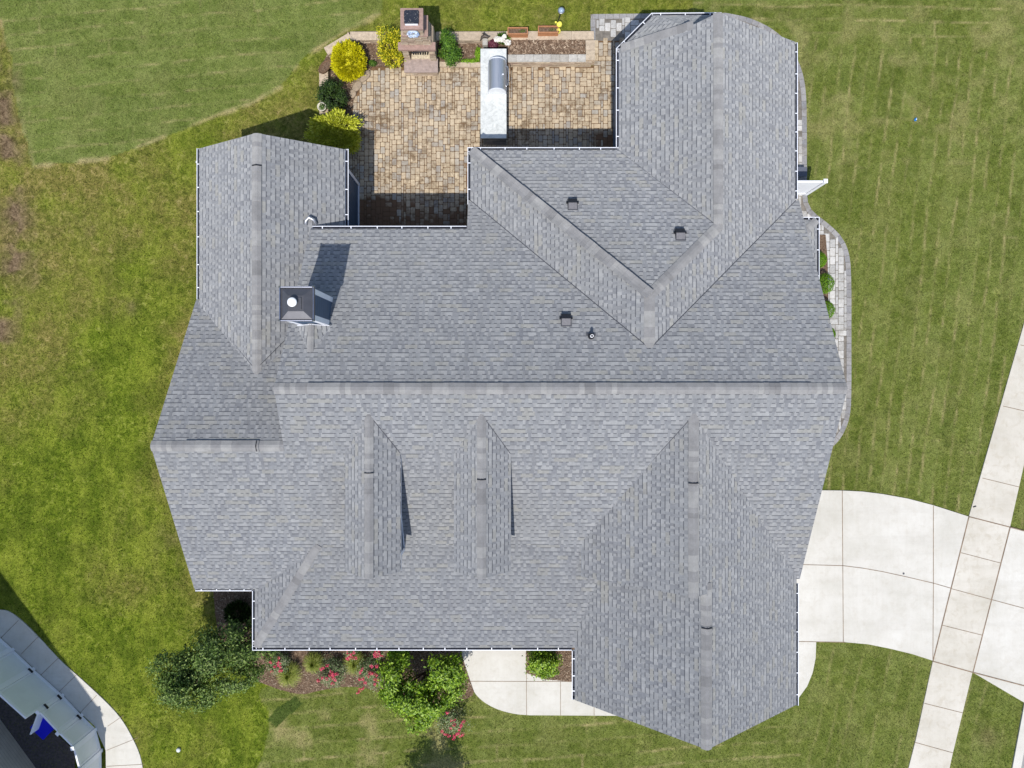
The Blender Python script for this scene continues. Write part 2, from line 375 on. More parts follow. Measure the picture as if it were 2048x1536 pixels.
# ------------------------------------------------------------------ lawn
SOD_NW = gp([(-400, -300), (-400, 60), (0, 40), (22, 130), (45, 250), (66, 332), (140, 325), (210, 318), (330, 272), (430, 232), (500, 208), (560, 175), (610, 112), (690, 62), (760, 28), (800, -300)])
def lawn_attr(x, y):
    """returns sod tone, straw, lush, bare for lawn points (numpy)"""
    px = 1024+x*FPX/CAM_H; py = 768-y*FPX/CAM_H
    wob = (fbm(x, y, 2.5, 11)-.5)*.22
    wx = (fbm(x, y, 1.4, 91, 4)-.5)*70; wy = (fbm(x, y, 1.4, 95, 4)-.5)*50
    nw = inpoly(px+wx*.25, py+wy*.25, [(1024+a*FPX/CAM_H, 768-b*FPX/CAM_H) for a, b in SOD_NW])
    east = (px > 1560) & (py < 1600) | ((px+wx*1.5 > 1400) & (py < 60))
    south = (py+wy*.5 > 1370) & (px+wx > 515) & (px < 2100)
    tone = np.full(x.shape, .5); straw = np.zeros(x.shape)
    def sod(mask, ang, wd, ln, seed, amt):
        ca, sa = math.cos(ang), math.sin(ang)
        a = x*ca+y*sa+wob*.5; b = -x*sa+y*ca+wob
        st = np.floor(b/wd); h = np.modf(np.abs(np.sin(st*12.9898+seed)*43758.5453))[0]
        ao = a/ln+h*5; pc = np.floor(ao)
        tn = np.modf(np.abs(np.sin(st*78.233+pc*37.719+seed)*24634.6345))[0]
        db = np.abs(b/wd-np.round(b/wd))*wd; da = np.abs(ao-np.round(ao))*ln
        rb = np.modf(np.abs(np.sin(np.round(b/wd)*91.7+np.floor(a/1.7)*13.1+seed)*9137.3))[0]
        ra = np.modf(np.abs(np.sin(np.round(ao)*47.1+st*3.3+seed)*5311.7))[0]
        n = fbm(x, y, .35, seed+3)
        s = np.exp(-(db/.04)**2)*np.clip(.25+rb*.9, 0, 1)+np.exp(-(da/.035)**2)*np.clip((ra-.5)*1.6, 0, 1)
        s = s*np.clip((n-.25)*2.4, 0, 1)*amt
        tone[mask] = tn[mask]; straw[mask] = s[mask]
    sod(nw, math.radians(6), .52, 1.9, 3.1, .55)
    sod(east, math.radians(83), .46, 2.2, 8.4, .62)
    e2 = east & (py < 75); sod(e2, math.radians(-1), .5, 2.0, 5.5, .9)
    sod(south, math.radians(4), .55, 2.0, 6.2, .7)
    s2 = (py > 1283) & (px > 1600); sod(s2, math.radians(78), .5, 1.8, 9.9, .35)
    # straw spill
    sp = fbm(x, y, .8, 77, 4)
    amt = np.where(south & (px < 930), .5, np.where(east & (py < 330), .28, .1))
    straw = np.maximum(straw, np.clip((sp-.53)*5, 0, 1)*amt*(nw | east | south))
    # pale edge of the new sod against the old lawn
    dN = dseg(px, py, [(1024+a*FPX/CAM_H, 768-b*FPX/CAM_H) for a, b in SOD_NW[1:-1]])
    straw = np.maximum(straw, np.exp(-((dN+(fbm(x, y, .6, 8)-.5)*9)/4.0)**2)*np.clip((fbm(x, y, .9, 5, 4)-.42)*5, 0, 1)*.75)
    # darker fresh piece near the front bed
    dk = inpoly(px, py, [(592, 1392), (606, 1408), (568, 1440), (552, 1456), (532, 1440), (555, 1415)])
    tone[dk] = -.6; straw[dk] *= .1
    lush = (~(nw | east | south)).astype(float)
    straw *= 1.0
    # transition of lush green: strongest in the south-west, tired in the north-west
    warm = np.clip((950-py)/450, 0, 1)*.75+1.9*(fbm(x, y, 2.6, 21, 4)-.52)+.35*np.clip((260-px)/260, 0, 1)*np.clip((1000-py)/200, 0, 1)
    warm = np.clip(np.where(lush > 0, warm, 0), 0, 1)
    top = lush*(py < 80)*(px > 600)*(px < 1500); warm = np.where(top > 0, .45, warm)
    # tired brown rim beside the west gable
    rim = np.exp(-(dseg(px, py, [(395, 610), (310, 880), (350, 1050), (420, 1180)])/28.0)**2)
    warm = np.clip(warm+rim*.45*lush, 0, 1)
    bare = np.clip(1.1-dseg(px, py, [(0, 130), (8, 230), (14, 300), (22, 390), (40, 480), (20, 560), (-10, 700)])/48.0, 0, 1)*np.clip((fbm(x, y, .8, 31, 4)-.38)*4, 0, 1)
    bare = np.maximum(bare, np.exp(-((px-1975)**2+(py-1475)**2)/500.0)*.45)
    bare = np.maximum(bare, np.exp(-((px-262)**2/120.0+(py-615)**2/300.0))*.5)
    bn = np.clip((fbm(x, y, .7, 63, 4)-.35)*3.5, 0, 1)
    for cx_, cy_, rx_, ry_, k_ in ((60, 540, 45, 50, .5), (40, 470, 30, 40, .6), (155, 460, 60, 40, .3), (330, 1100, 30, 50, .3), (370, 1060, 15, 60, .3), (20, 170, 18, 60, .4)):
        bare = np.maximum(bare, np.exp(-(((px-cx_)/rx_)**2+((py-cy_)/ry_)**2))*k_*bn)
    return tone, straw, lush, warm, bare

def lawn_nodes(t, blade=False):
    pos = t.n('NewGeometry').outputs['Position']
    A = lambda n: t.n('Attribute', attribute_name=n).outputs['Fac']
    f1 = t.noise(4.5, 6, .72, pos, 1.0); f2 = t.noise(26, 4, .8, pos, .5); f3 = t.noise(.9, 4, .65, pos)
    w1 = t.math('ADD', t.math('MULTIPLY', f1, .75), t.math('MULTIPLY', f2, .25))
    sodc = t.ramp(w1, [(.33, lin(60, 72, 22)), (.43, lin(90, 102, 38)), (.54, lin(117, 126, 56)), (.68, lin(164, 162, 96))])
    sodt = t.ramp(A('tone'), [(0, lin(84, 97, 36)), (.5, lin(103, 115, 48)), (1, lin(124, 133, 70))])
    sodc = t.mix(.5, sodc, sodt)
    sodc = t.mix(t.rng(f3, .4, .65, 0, .22), sodc, lin(136, 138, 84))
    lu = t.ramp(w1, [(.33, lin(58, 77, 14)), (.44, lin(90, 108, 26)), (.55, lin(122, 136, 42)), (.7, lin(168, 172, 90))])
    mow = t.noise(.8, 3, .6, t.mapping(pos, (2.0, .5, 1), (0, 0, math.radians(28))), .6); lu = t.mix(t.rng(mow, .46, .6, 0, .62), lu, lin(140, 150, 54))
    lu = t.mix(t.rng(f3, .44, .6, 0, .6), lu, lin(74, 92, 22))
    wm = t.ramp(f1, [(.33, lin(92, 92, 44)), (.48, lin(124, 120, 58)), (.58, lin(148, 136, 78)), (.72, lin(176, 160, 110))])
    lu = t.mix(t.math('MULTIPLY', A('warm'), t.rng(f3, .3, .58, .3, 1)), lu, wm)
    sep = t.n('SeparateXYZ'); t.set(sep.inputs[0], pos)
    fresh = t.math('MULTIPLY', t.rng(sep.outputs[0], -5, -6, 0, 1), t.rng(sep.outputs[1], 5, 6, 0, 1))
    sodc = t.mix(t.math('MULTIPLY', fresh, .22), sodc, lin(122, 142, 80))
    f6 = t.noise(2.4, 5, .7, pos, 1.0); sodc = t.mix(t.rng(f6, .5, .64, 0, .38), sodc, lin(84, 102, 40)); sodc = t.mix(t.rng(f6, .5, .38, 0, .3), sodc, lin(136, 146, 82))
    c = t.mix(A('lush'), sodc, lu)
    c = t.mix(t.math('MULTIPLY', A('straw'), t.rng(f2, .3, .6, .5, 1)), c, lin(190, 172, 126))
    c = t.mix(t.rng(A('tone'), 0, -.5, 0, .65), c, lin(58, 80, 34))
    c = t.mix(A('bare'), c, t.ramp(f1, [(.35, lin(76, 60, 42)), (.6, lin(138, 118, 92))]))
    return c, pos, f1, f2
def mat_lawn():
    m, t = newmat('lawn_turf'); c, pos, f1, f2 = lawn_nodes(t)
    f4 = t.noise(34, 3, .8, pos)
    c = t.mix(.75, c, t.ramp(f4, [(.3, .16), (.7, .8)]), 'OVERLAY')
    t.out(c, .95, t.bump(t.math('ADD', t.math('ADD', f2, f1), f4), .05, .7), spec=.1); return m
def mat_blade():
    m, t = newmat('grass_blade'); c, pos, f1, f2 = lawn_nodes(t)
    r = t.n('NewGeometry').outputs['Random Per Island']
    c = t.mix(.8, c, t.ramp(r, [(0, .18), (.5, .5), (1, .86)]), 'OVERLAY')
    t.out(c, .7, None, spec=.2, transl=.2); return m
M_LAWN = mat_lawn(); M_BLADE = mat_blade()
def set_attr(me, names, arrs):
    for n, a in zip(names, arrs):
        at_ = me.attributes.new(n, 'FLOAT', 'POINT'); at_.data.foreach_set('value', np.asarray(a, np.float32))
def build_lawn():
    st = .07; xs = np.arange(-19.5, 19.5, st); ys = np.arange(-15.5, 15.5, st)
    X, Y = np.meshgrid(xs, ys); nx, ny = len(xs), len(ys)
    # the outer rim of the grid is stretched out to the horizon, so lawn is one sheet
    XX = X.copy(); YY = Y.copy()
    Z = (fbm(X.ravel(), Y.ravel(), 1.2, 41)-.5).reshape(X.shape)*.02
    for k, d in ((0, 900.0), (1, 300.0), (2, 90.0), (3, 30.0)):
        XX[:, k] = -19.5-d; XX[:, nx-1-k] = 19.5+d; YY[k, :] = -15.5-d; YY[ny-1-k, :] = 15.5+d
    Z -= .012
    V = np.stack([XX.ravel(), YY.ravel(), Z.ravel()], 1)
    i = np.arange(nx-1)[None, :]+nx*np.arange(ny-1)[:, None]; i = i.ravel()
    F = np.stack([i, i+1, i+1+nx, i+nx], 1)
    o = np_mesh('lawn', V, F, M_LAWN, smooth=True); tag(o, kind='structure')
    at_ = list(lawn_attr(X.ravel(), Y.ravel())); rim = (np.abs(X.ravel()) > 19.0) | (np.abs(Y.ravel()) > 15.0)
    for k, v in enumerate((.5, 0, .6, .4, 0)): at_[k] = np.where(rim, v, at_[k])
    set_attr(o.data, ('tone', 'straw', 'lush', 'warm', 'bare'), at_)
build_lawn()
def build_grass(n=420000):
    x = RNG.uniform(-18.8, 18.8, n); y = RNG.uniform(-14.3, 14.3, n)
    keep = ~inpoly(x, y, HOUSEFOOT)
    edge = RNG.normal(0, .025, (2, n))
    for P in NPAVED: keep &= ~inpoly(x+edge[0], y+edge[1], P)
    keep &= ~((x > 18.0) & (y < -5)) | (y < -11.6)
    tone, straw, lush, warm, bare = lawn_attr(x, y)
    keep &= RNG.random(n) > bare*.9
    x = x[keep]; y = y[keep]; at_ = [a[keep] for a in (tone, straw, lush, warm, bare)]; n = len(x)
    h = RNG.uniform(.025, .06, n)*(1+.25*at_[2]); a = RNG.uniform(0, 2*np.pi, n); wd = RNG.uniform(.006, .013, n)
    tilt = RNG.uniform(.2, 1.3, n); dr = RNG.uniform(0, 2*np.pi, n); off = h*np.tan(tilt)*.6
    base = np.stack([x, y, np.full(n, -.012)], 1)
    d = np.stack([np.cos(a)*wd, np.sin(a)*wd, np.zeros(n)], 1)
    tip = base+np.stack([np.cos(dr)*off, np.sin(dr)*off, h], 1)
    V = np.stack([base-d, base+d, tip], 1).reshape(-1, 3)
    F = np.arange(3*n).reshape(n, 3)
    o = np_mesh('grass', V, F, M_BLADE); tag(o, 'short mown green grass blades covering the lawn around the house', 'grass', kind='stuff')
    set_attr(o.data, ('tone', 'straw', 'lush', 'warm', 'bare'), [np.repeat(q, 3) for q in at_])
build_grass()

# ------------------------------------------------------------------ paving slabs and paths
def slab(name, poly, z1, mat, z0=-.1):
    return tag(MB().prism(poly, z0, z1).build(name, mat), kind='structure')
def joints(lines, z, wd, name='joint_lines'):
    b = MB()
    for pts in lines:
        for (x0, y0), (x1, y1) in zip(pts[:-1], pts[1:]):
            dx, dy = x1-x0, y1-y0; L = math.hypot(dx, dy); ux, uy = -dy/L*wd/2, dx/L*wd/2
            b.prism([(x0-ux, y0-uy), (x1-ux, y1-uy), (x1+ux, y1+uy), (x0+ux, y0+uy)], z-.004, z)
    return b.build(name, M_JOINT)
dv = slab('driveway', DRIVE, .02, M_CONC); sw = slab('sidewalk', SIDEWALK, .024, M_CONC2); ap = slab('driveway_apron', APRON, .018, M_CONC)
slab('garage_side_path', EASTWALK, .017, M_CONC); fw = slab('front_path', FRONTWALK, .02, M_CONC); npth = slab('neighbour_path', NPATH, .02, M_CONC)
def jl(lst, z, wd, par):
    o = joints([gp(l) for l in lst], z, wd); o.name = 'control_joint'; o.parent = par
jl([[(1684, 981), (1685, 1131), (1686, 1283)], [(1866, 1011), (1866, 1166), (1865, 1318)], [(1560, 1128), (1607, 1129), (1685, 1131), (1725, 1136), (1765, 1143), (1815, 1154), (1866, 1166), (1901, 1176)], [(1560, 1282), (1690, 1284)]], .025, .022, dv)
jl([[(1964, 956), (2038, 974)], [(1921, 1105), (2001, 1126)], [(1902, 1177), (1983, 1199)], [(1884, 1250), (1964, 1270)], [(1848, 1406), (1924, 1425)], [(1829, 1484), (1905, 1505)], [(2005, 812), (2082, 830)], [(2040, 690), (2112, 706)]], .029, .02, sw)
jl([[(1937, 1033), (2019, 1054), (2070, 1068)], [(1865, 1322), (1944, 1344), (2070, 1377)], [(1937, 1033), (1865, 1322)], [(2019, 1054), (1945, 1344)]], .03, .035, sw)
jl([[(1983, 1199), (2080, 1225)]], .023, .022, ap)
jl([[(940, 1362), (1240, 1363)], [(1053, 1300), (1053, 1430)], [(1121, 1363), (1121, 1430)], [(1188, 1363), (1188, 1430)]], .025, .018, fw)
jl([[(0, 1278), (38, 1240)], [(118, 1384), (155, 1348)], [(161, 1425), (194, 1390)], [(216, 1452), (248, 1430)], [(214, 1500), (276, 1475)], [(214, 1532), (288, 1528)], [(43, 1308), (77, 1273)], [(82, 1350), (117, 1316)]], .025, .014, npth)
# street beyond the verge
street = gp([(2114, 1050), (2023, 1536), (1980, 1760)]); 
slab('street', street+[(street[2][0]+8, street[2][1]), (street[1][0]+8, street[1][1]), (street[0][0]+8, street[0][1]), (street[0][0]+11, street[0][1]+20), (street[0][0]+3.4, street[0][1]+20)], .006, simple('street_asphalt', lin(150, 149, 147), .9, var=.1, scale=3))
b = MB(); b.prism([street[0], street[1], street[2], (street[2][0]+.3, street[2][1]), (street[1][0]+.3, street[1][1]), (street[0][0]+.3, street[0][1])], -.1, .045)
tag(b.build('kerb', M_CONC), kind='structure')

def dist_poly(x, y, poly): return dseg(x, y, list(poly)+[poly[0]])
def pave(name, poly, z, unit, mat, sand, seed, frac=(.62, .38), joint=.017, chip=.006, inset=0.0, attr=None, ang=0.0):
    """random ashlar of 2x3, 3x2 and 2x2 unit blocks clipped by the outline"""
    r = random.Random(seed)
    xs = [p[0] for p in poly]; ys = [p[1] for p in poly]; x0, y0 = min(xs)-.3, min(ys)-.3
    nx = int((max(xs)-x0)/unit)+4; ny = int((max(ys)-y0)/unit)+4
    used = np.zeros((nx, ny), bool); blocks = []
    for j in range(ny):
        for i in range(nx):
            if used[i, j]: continue
            opts = [(3, 2), (2, 3)]; r.shuffle(opts); opts += [(2, 2), (1, 3), (3, 1), (2, 1), (1, 2), (1, 1)]
            if r.random() < frac[1]*.35: opts.insert(0, (2, 2))
            for a, c in opts:
                if i+a <= nx and j+c <= ny and not used[i:i+a, j:j+c].any():
                    used[i:i+a, j:j+c] = True; blocks.append((i, j, a, c)); break
    B = np.array(blocks, float); cx = x0+(B[:, 0]+B[:, 2]/2)*unit; cy = y0+(B[:, 1]+B[:, 3]/2)*unit
    ok = inpoly(cx, cy, poly)
    if inset: ok &= dist_poly(cx, cy, poly) > inset
    V = []; F = []
    for (i, j, a, c), k in zip(blocks, ok):
        if not k: continue
        ax, ay = x0+i*unit+joint/2, y0+j*unit+joint/2; bx, by = x0+(i+a)*unit-joint/2, y0+(j+c)*unit-joint/2
        e = .012; zz = z+r.uniform(-.003, .003); n = len(V)
        jit = lambda: r.uniform(-.003, .003)
        tl = [r.uniform(-.002, .002) for _ in range(4)]
        low = [(ax+jit(), ay+jit()), (bx+jit(), ay+jit()), (bx+jit(), by+jit()), (ax+jit(), by+jit())]
        # chamfered corners, softened rim
        o8 = []; i8 = []
        for q in range(4):
            p = low[q]; pn = low[(q+1) % 4]; pp = low[(q-1) % 4]
            for tgt in (pp, pn):
                L = math.hypot(tgt[0]-p[0], tgt[1]-p[1])+1e-6; cc = min(.018, L*.3)
                o8.append((p[0]+(tgt[0]-p[0])/L*cc, p[1]+(tgt[1]-p[1])/L*cc))
        mx, my = (ax+bx)/2, (ay+by)/2
        for p in o8:
            i8.append((p[0]+(mx-p[0])*.1, p[1]+(my-p[1])*.1))
        V += [(p[0], p[1], z-.03) for p in o8]+[(p[0], p[1], zz-.006) for p in o8]+[(p[0], p[1], zz) for p in i8]
        F += [[n+q, n+(q+1) % 8, n+8+(q+1) % 8, n+8+q] for q in range(8)]
        F += [[n+8+q, n+8+(q+1) % 8, n+16+(q+1) % 8, n+16+q] for q in range(8)]
        F += [[n+16+q for q in range(8)]]
    b = MB(); b.add(V, F); b.prism(poly, z-.06, z-.012, 1)
    o = b.build(name, [mat, sand], recalc=False)
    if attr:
        at_ = o.data.attributes.new('damp_shade', 'FLOAT', 'POINT'); vs = np.array(b.v)
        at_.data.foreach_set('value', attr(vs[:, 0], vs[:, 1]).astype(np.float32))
    return tag(o, kind='structure')
def damp_shade(x, y):  # dampness plus house shade put into the colour, faded out at the cast-shadow edge
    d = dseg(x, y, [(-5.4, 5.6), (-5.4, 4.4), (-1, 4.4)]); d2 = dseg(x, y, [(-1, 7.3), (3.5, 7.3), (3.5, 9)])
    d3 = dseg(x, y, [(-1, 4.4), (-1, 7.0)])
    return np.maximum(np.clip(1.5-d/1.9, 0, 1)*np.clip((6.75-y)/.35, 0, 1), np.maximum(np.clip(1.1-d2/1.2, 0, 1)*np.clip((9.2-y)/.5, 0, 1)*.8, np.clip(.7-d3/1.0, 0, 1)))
pave('patio', PATIO, .03, .0815, M_PAV, M_SAND, 4, attr=damp_shade)
pave('paver_path', EPATH, .028, .1, M_PAVG, M_SANDG, 9, inset=.19)
# single row of edging blocks round the grey paths
b = MB()
def edge_row(b, pts, wd, ln, z, side):
    d = 0; L = [0]
    for p, q in zip(pts[:-1], pts[1:]): L.append(L[-1]+math.hypot(q[0]-p[0], q[1]-p[1]))
    def P(s):
        for k in range(len(pts)-1):
            if L[k+1] >= s: break
        f = (s-L[k])/(L[k+1]-L[k]+1e-9); p, q = pts[k], pts[k+1]; ll = math.hypot(q[0]-p[0], q[1]-p[1])+1e-9
        return p[0]+(q[0]-p[0])*f, p[1]+(q[1]-p[1])*f, -(q[1]-p[1])/ll*side, (q[0]-p[0])/ll*side
    s = 0
    while s < L[-1]-.05:
        e = min(s+ln*random.uniform(.85, 1.15), L[-1]); a = P(s+.006); c = P(e-.006)
        b.prism([(a[0], a[1]), (c[0], c[1]), (c[0]+c[2]*wd, c[1]+c[3]*wd), (a[0]+a[2]*wd, a[1]+a[3]*wd)], z-.05, z+random.uniform(-.003, .003)); s = e
edge_row(b, EPATH_O, .17, .27, .031, -1)
edge_row(b, gp([(1181, 82), (1181, 29), (1448, 27)]), .17, .25, .031, -1)
o = b.build('paver_edging', M_PAVE); tag(o, kind='structure')

# ------------------------------------------------------------------ planting beds and mulch chips
bb = slab('back_planting_bed', BACKBED, .05, M_MULCH); fb = slab('front_planting_bed', FRONTBED, .035, M_MULCH)
slab('entry_planting_bed', BED2, .034, M_MULCH); slab('side_planting_bed', EBED, .05, M_MULCH)
def chips(name, poly, z, n, mat, label, size=(.02, .07)):
    xs = [p[0] for p in poly]; ys = [p[1] for p in poly]
    x = RNG.uniform(min(xs), max(xs), n); y = RNG.uniform(min(ys), max(ys), n); k = inpoly(x, y, poly); x = x[k]; y = y[k]; n = len(x)
    a = RNG.uniform(0, 6.28, n); l = RNG.uniform(*size, n)/2; w_ = l*RNG.uniform(.15, .45, n); t1 = RNG.uniform(-.5, .5, n)
    c = np.stack([x, y, z+RNG.uniform(.0, .02, n)], 1)
    u = np.stack([np.cos(a)*l, np.sin(a)*l, t1*l], 1); v = np.stack([-np.sin(a)*w_, np.cos(a)*w_, RNG.uniform(-.4, .4, n)*w_], 1)
    V = np.stack([c-u-v, c+u-v, c+u+v, c-u+v], 1).reshape(-1, 3)
    return tag(np_mesh(name, V, np.arange(4*n).reshape(n, 4), mat), label, 'mulch', kind='stuff')
M_CHIPS = mat_leaf('bark_chips', [(78, 60, 50), (126, 104, 86), (154, 132, 112), (182, 164, 142)], .95, 0, .1)
chips('bark_mulch', FRONTBED, .04, 16000, M_CHIPS, 'brown shredded bark mulch spread over the front planting bed')
chips('bark_mulch', BACKBED, .06, 16000, M_CHIPS, 'brown shredded bark mulch spread over the back planting bed')
chips('bark_mulch', BED2, .04, 2500, M_CHIPS, 'brown shredded bark mulch in the small bed beside the garage corner')

# ------------------------------------------------------------------ HOUSE
house = tag(empty('suburban_house', (0, 0, 0)), 'large blue-sided house under a many-gabled grey shingle roof', 'house')
zAS = lambda Y: 5.8+.503*(Y+.12)
zAN = lambda Y: 5.8-.51*(Y+.12)
zBN = lambda Y: 4.99-.5*(Y+1.73)
zCW = lambda X: 3.98-.5*(-7.5-X)
zCE = lambda X: 3.98-.5*(X+7.5)
zEW = lambda X: 5.24-.472*(3.79-X)
zEN = lambda Y: 5.24-.498*(Y-2.45)
zDE = lambda X: 5.24-.48*(X-3.79)
zDW = lambda X: 4.18-.5*(6.0-X)
zGE = lambda X: 2.8+.6695*(8.9-X)
zHW = lambda X: 5.444-.69*(4.95-X)
zGW = lambda X: 5.15-.7265*(5.39-X)
zPS = lambda Y: 2.55+.2475*(Y+8.37)
zPW = lambda X: 2.55+.375*(X+8.16)
def roof(pts, th=.11, parent=house, name='roof', seedshift=0):
    """sloping slab: shingled top, white edges and underside"""
    P = [Vector(p) for p in pts]; n = Vector((0, 0, 0))
    for i in range(len(P)): n += (P[i]).cross(P[(i+1) % len(P)])
    if n.z < 0: P = P[::-1]; n = -n
    n.normalize(); up = (Vector((0, 0, 1))-n*n.z).normalized(); u = up.cross(n).normalized()
    N = len(P); vs = P+[p-Vector((0, 0, th)) for p in P]
    fs = [list(range(N)), list(range(2*N-1, N-1, -1))]+[[(i+1) % N, i, N+i, N+(i+1) % N] for i in range(N)]
    me = bpy.data.meshes.new(name); me.from_pydata(vs, [], fs); me.update()
    me.polygons.foreach_set('material_index', [0]+[1]*(N+1))
    uvl = me.uv_layers.new(name='UVMap')
    for li, l in enumerate(me.loops):
        c = me.vertices[l.vertex_index].co; uvl.data[li].uv = (c.dot(u)+seedshift*3.7+40, c.dot(up)+40)
    return finish(name, me, [M_SH, M_WHITE], parent)
g = .09
AS = roof([(x, y, zAS(y)) for x, y in [(-10.06, -1.73), (-6.36, -1.73), (-6.35, -.12), (8.945, -.12), (8.93, -6.05), (-6, -6.05), (-6, -6.43), (-9.94, -6.43)]], seedshift=1)
AN = roof([(x, y, zAN(y)) for x, y in [(-6.35, -.12), (8.945, -.12), (8.9, 5.7), (-1.36, 5.7), (-1.36, 4.7), (-6.1, 4.7)]], seedshift=2)
BN = roof([(x, y, zBN(y)) for x, y in [(-10.06, -1.73), (-9.8, 2.6), (-5.9, 2.6), (-5.9, -1.73)]], seedshift=3)
CW = roof([(x, y, zCW(x)) for x, y in [(-7.5, .3), (-7.5, 7.36), (-9.68, 7.28), (-9.68, 2.3), (-9.3, 1.2)]], seedshift=4)
CE = roof([(x, y, zCE(x)) for x, y in [(-7.5, .3), (-7.5, 7.36), (-5.18, 7.28), (-5.18, 4.2), (-6.0, 1.0)]], seedshift=5)
EW = roof([(x, y, zEW(x)) for x, y in [(3.79, .97), (3.79, 2.45), (-1.29, 7.26), (-1.29, 5.6)]], seedshift=6)
EN = roof([(x, y, z) for x, y, z in [(3.79, 2.45, 5.24), (-1.29, 7.26, zEN(7.26)), (3.3, 7.26, zEN(7.26)), (6.0, 4.58, 4.18)]], seedshift=7)
DE = roof([(x, y, zDE(x)) for x, y in [(3.79, .97), (3.79, 2.45), (6.0, 4.58), (6.0, 10.79), (8.78, 10.6), (8.78, 5.6)]], seedshift=8)
DW = roof([(x, y, zDW(x)) for x, y in [(6.0, 4.58), (3.32, 7.2), (3.32, 10.4), (5.42, 10.62), (6.0, 10.79)]], seedshift=9)
CH = roof([(3.33, 10.4, 2.83), (4.38, 11.43, 2.83), (5.2, 10.62, 3.72), (5.42, 10.60, 3.87)], seedshift=10)
GN = roof([(4.38, 11.43, 2.83), (6.45, 11.45, 2.83), (6.45, 10.7, 3.5), (5.2, 10.62, 3.72)], seedshift=11)
FE = roof([(x, y, 2.66+.4*(9.61-x)) for x, y in [(9.52, 5.13), (9.52, .3), (8.6, .3), (8.6, 4.2)]], seedshift=12)
FN = roof([(x, y, 2.66+.4*(5.22-y)) for x, y in [(9.52, 5.13), (8.6, 4.2), (8.6, 5.13)]], seedshift=13)
GE = roof([(x, y, zGE(x)) for x, y in [(4.95, -.78), (4.95, -5.8), (5.39, -5.8), (5.39, -10.1), (8.81, -9.93), (8.81, -5.9)]], seedshift=14)
HW = roof([(x, y, zHW(x)) for x, y in [(4.95, -.78), (4.95, -5.8), (2.1, -5.8), (2.1, -4.5)]], .09, seedshift=15)
GW = roof([(x, y, zGW(x)) for x, y in [(5.39, -5.0), (5.39, -10.1), (1.97, -9.88), (1.97, -5.6)]], seedshift=16)
PS = roof([(x, y, zPS(y)) for x, y in [(-8.07, -8.28), (-5.84, -4.855), (3.2, -4.855), (3.2, -5.5), (1.97, -8.28)]], seedshift=17)
PW = roof([(-8.07, -8.28, zPW(-8.07)), (-8.07, -6.45, zPW(-8.07)), (-5.84, -4.855, 3.42)], seedshift=18)

# ridge and hip caps, each course of overlapping cap shingles a piece of the mesh
def caps(p0, p1, nL, nR, wd=.15, expo=.145, lift=.012, parent=None, jog=0.004, skirt=0.0, name='ridge_cap'):
    """p0 (low / start) to p1; nL / nR are z-slopes (dz per metre) going left / right perpendicular in plan"""
    p0 = Vector(p0); p1 = Vector(p1); d = p1-p0; L = d.length; dh = Vector((d.x, d.y, 0)).normalized()
    left = Vector((-dh.y, dh.x, 0)); dn = d.normalized(); b = MB(); s = 0
    while s < L-.02:
        e = min(s+expo*random.choice((1, 1, 1, 2, 2, 3)), L); hi = lift+.008; lo = lift
        wl = wd+random.uniform(-jog, jog); wr = wd+random.uniform(-jog, jog)
        A = p0+dn*(s-.01); B = p0+dn*e; z = Vector((0, 0, 1)); vs = []
        for P, h in ((A, hi), (B, lo)):
            vs += [P+left*wl+z*(nL*wl+h), P+left*wl*.25+z*(nL*wl*.25+h+.006), P-left*wr*.25+z*(nR*wr*.25+h+.006), P-left*wr+z*(nR*wr+h)]
        k = len(vs)
        vs += [v-z*(.02+skirt) for v in vs]
        fs = [(0, 1, 5, 4), (1, 2, 6, 5), (2, 3, 7, 6), (0, 4, 12, 8), (3, 11, 15, 7), (8, 9, 1, 0), (9, 10, 2, 1), (10, 11, 3, 2), (4, 5, 13, 12), (5, 6, 14, 13), (6, 7, 15, 14)]
        b.add(vs, fs); s = e
    return b.build(name, M_CAP, parent)
# slopes: left/right of the travel direction
caps((-6.35, -.12, 5.8), (-5.45, -.12, 5.8), -.51, -.503, parent=AS)
caps((-5.45, -.12, 5.8), (8.0, -.12, 5.8), -.51, -.503, .155, lift=.045, parent=AS, skirt=.02)
caps((8.0, -.12, 5.8), (8.945, -.12, 5.8), -.51, -.503, parent=AS)
caps((-10.06, -1.73, 4.99), (-9.1, -1.73, 4.99), -.5, -.503, parent=BN)
caps((-9.1, -1.73, 4.99), (-7.05, -1.73, 4.99), -.5, -.503, .155, lift=.045, parent=BN, skirt=.02)
caps((-7.05, -1.73, 4.99), (-6.36, -1.73, 4.99), -.5, -.503, parent=BN)
caps((-7.5, .3, 3.98), (-7.5, 1.6, 3.98), -.5, -.5, .14, parent=CW)
caps((-7.5, 1.6, 3.98), (-7.5, 6.4, 3.98), -.5, -.5, .14, lift=.035, parent=CW, skirt=.02)
caps((-7.5, 6.4, 3.98), (-7.5, 7.36, 3.98), -.5, -.5, .14, parent=CW)
caps((3.79, 1.0, 5.24), (3.79, 2.5, 5.24), -.47, -.48, .15, parent=EW)
def hipslope(zf, P, dirv, e=.15):
    l = Vector((-dirv[1], dirv[0])).normalized()*e
    return (zf(P[0]+l.x, P[1]+l.y)-zf(P[0], P[1]))/e
def hip(p0, p1, fl, fr, parent, wd=.15, **kw):
    d = (p1[0]-p0[0], p1[1]-p0[1]); L = math.hypot(*d); l = (-d[1]/L, d[0]/L)
    m = ((p0[0]+p1[0])/2, (p0[1]+p1[1])/2); e = .15
    sl = (fl(m[0]+l[0]*e, m[1]+l[1]*e)-fl(*m))/e; sr = (fr(m[0]-l[0]*e, m[1]-l[1]*e)-fr(*m))/e
    return caps(p0, p1, sl, sr, wd, parent=parent, **kw)
EWf = lambda x, y: zEW(x); ENf = lambda x, y: zEN(y); DEf = lambda x, y: zDE(x)
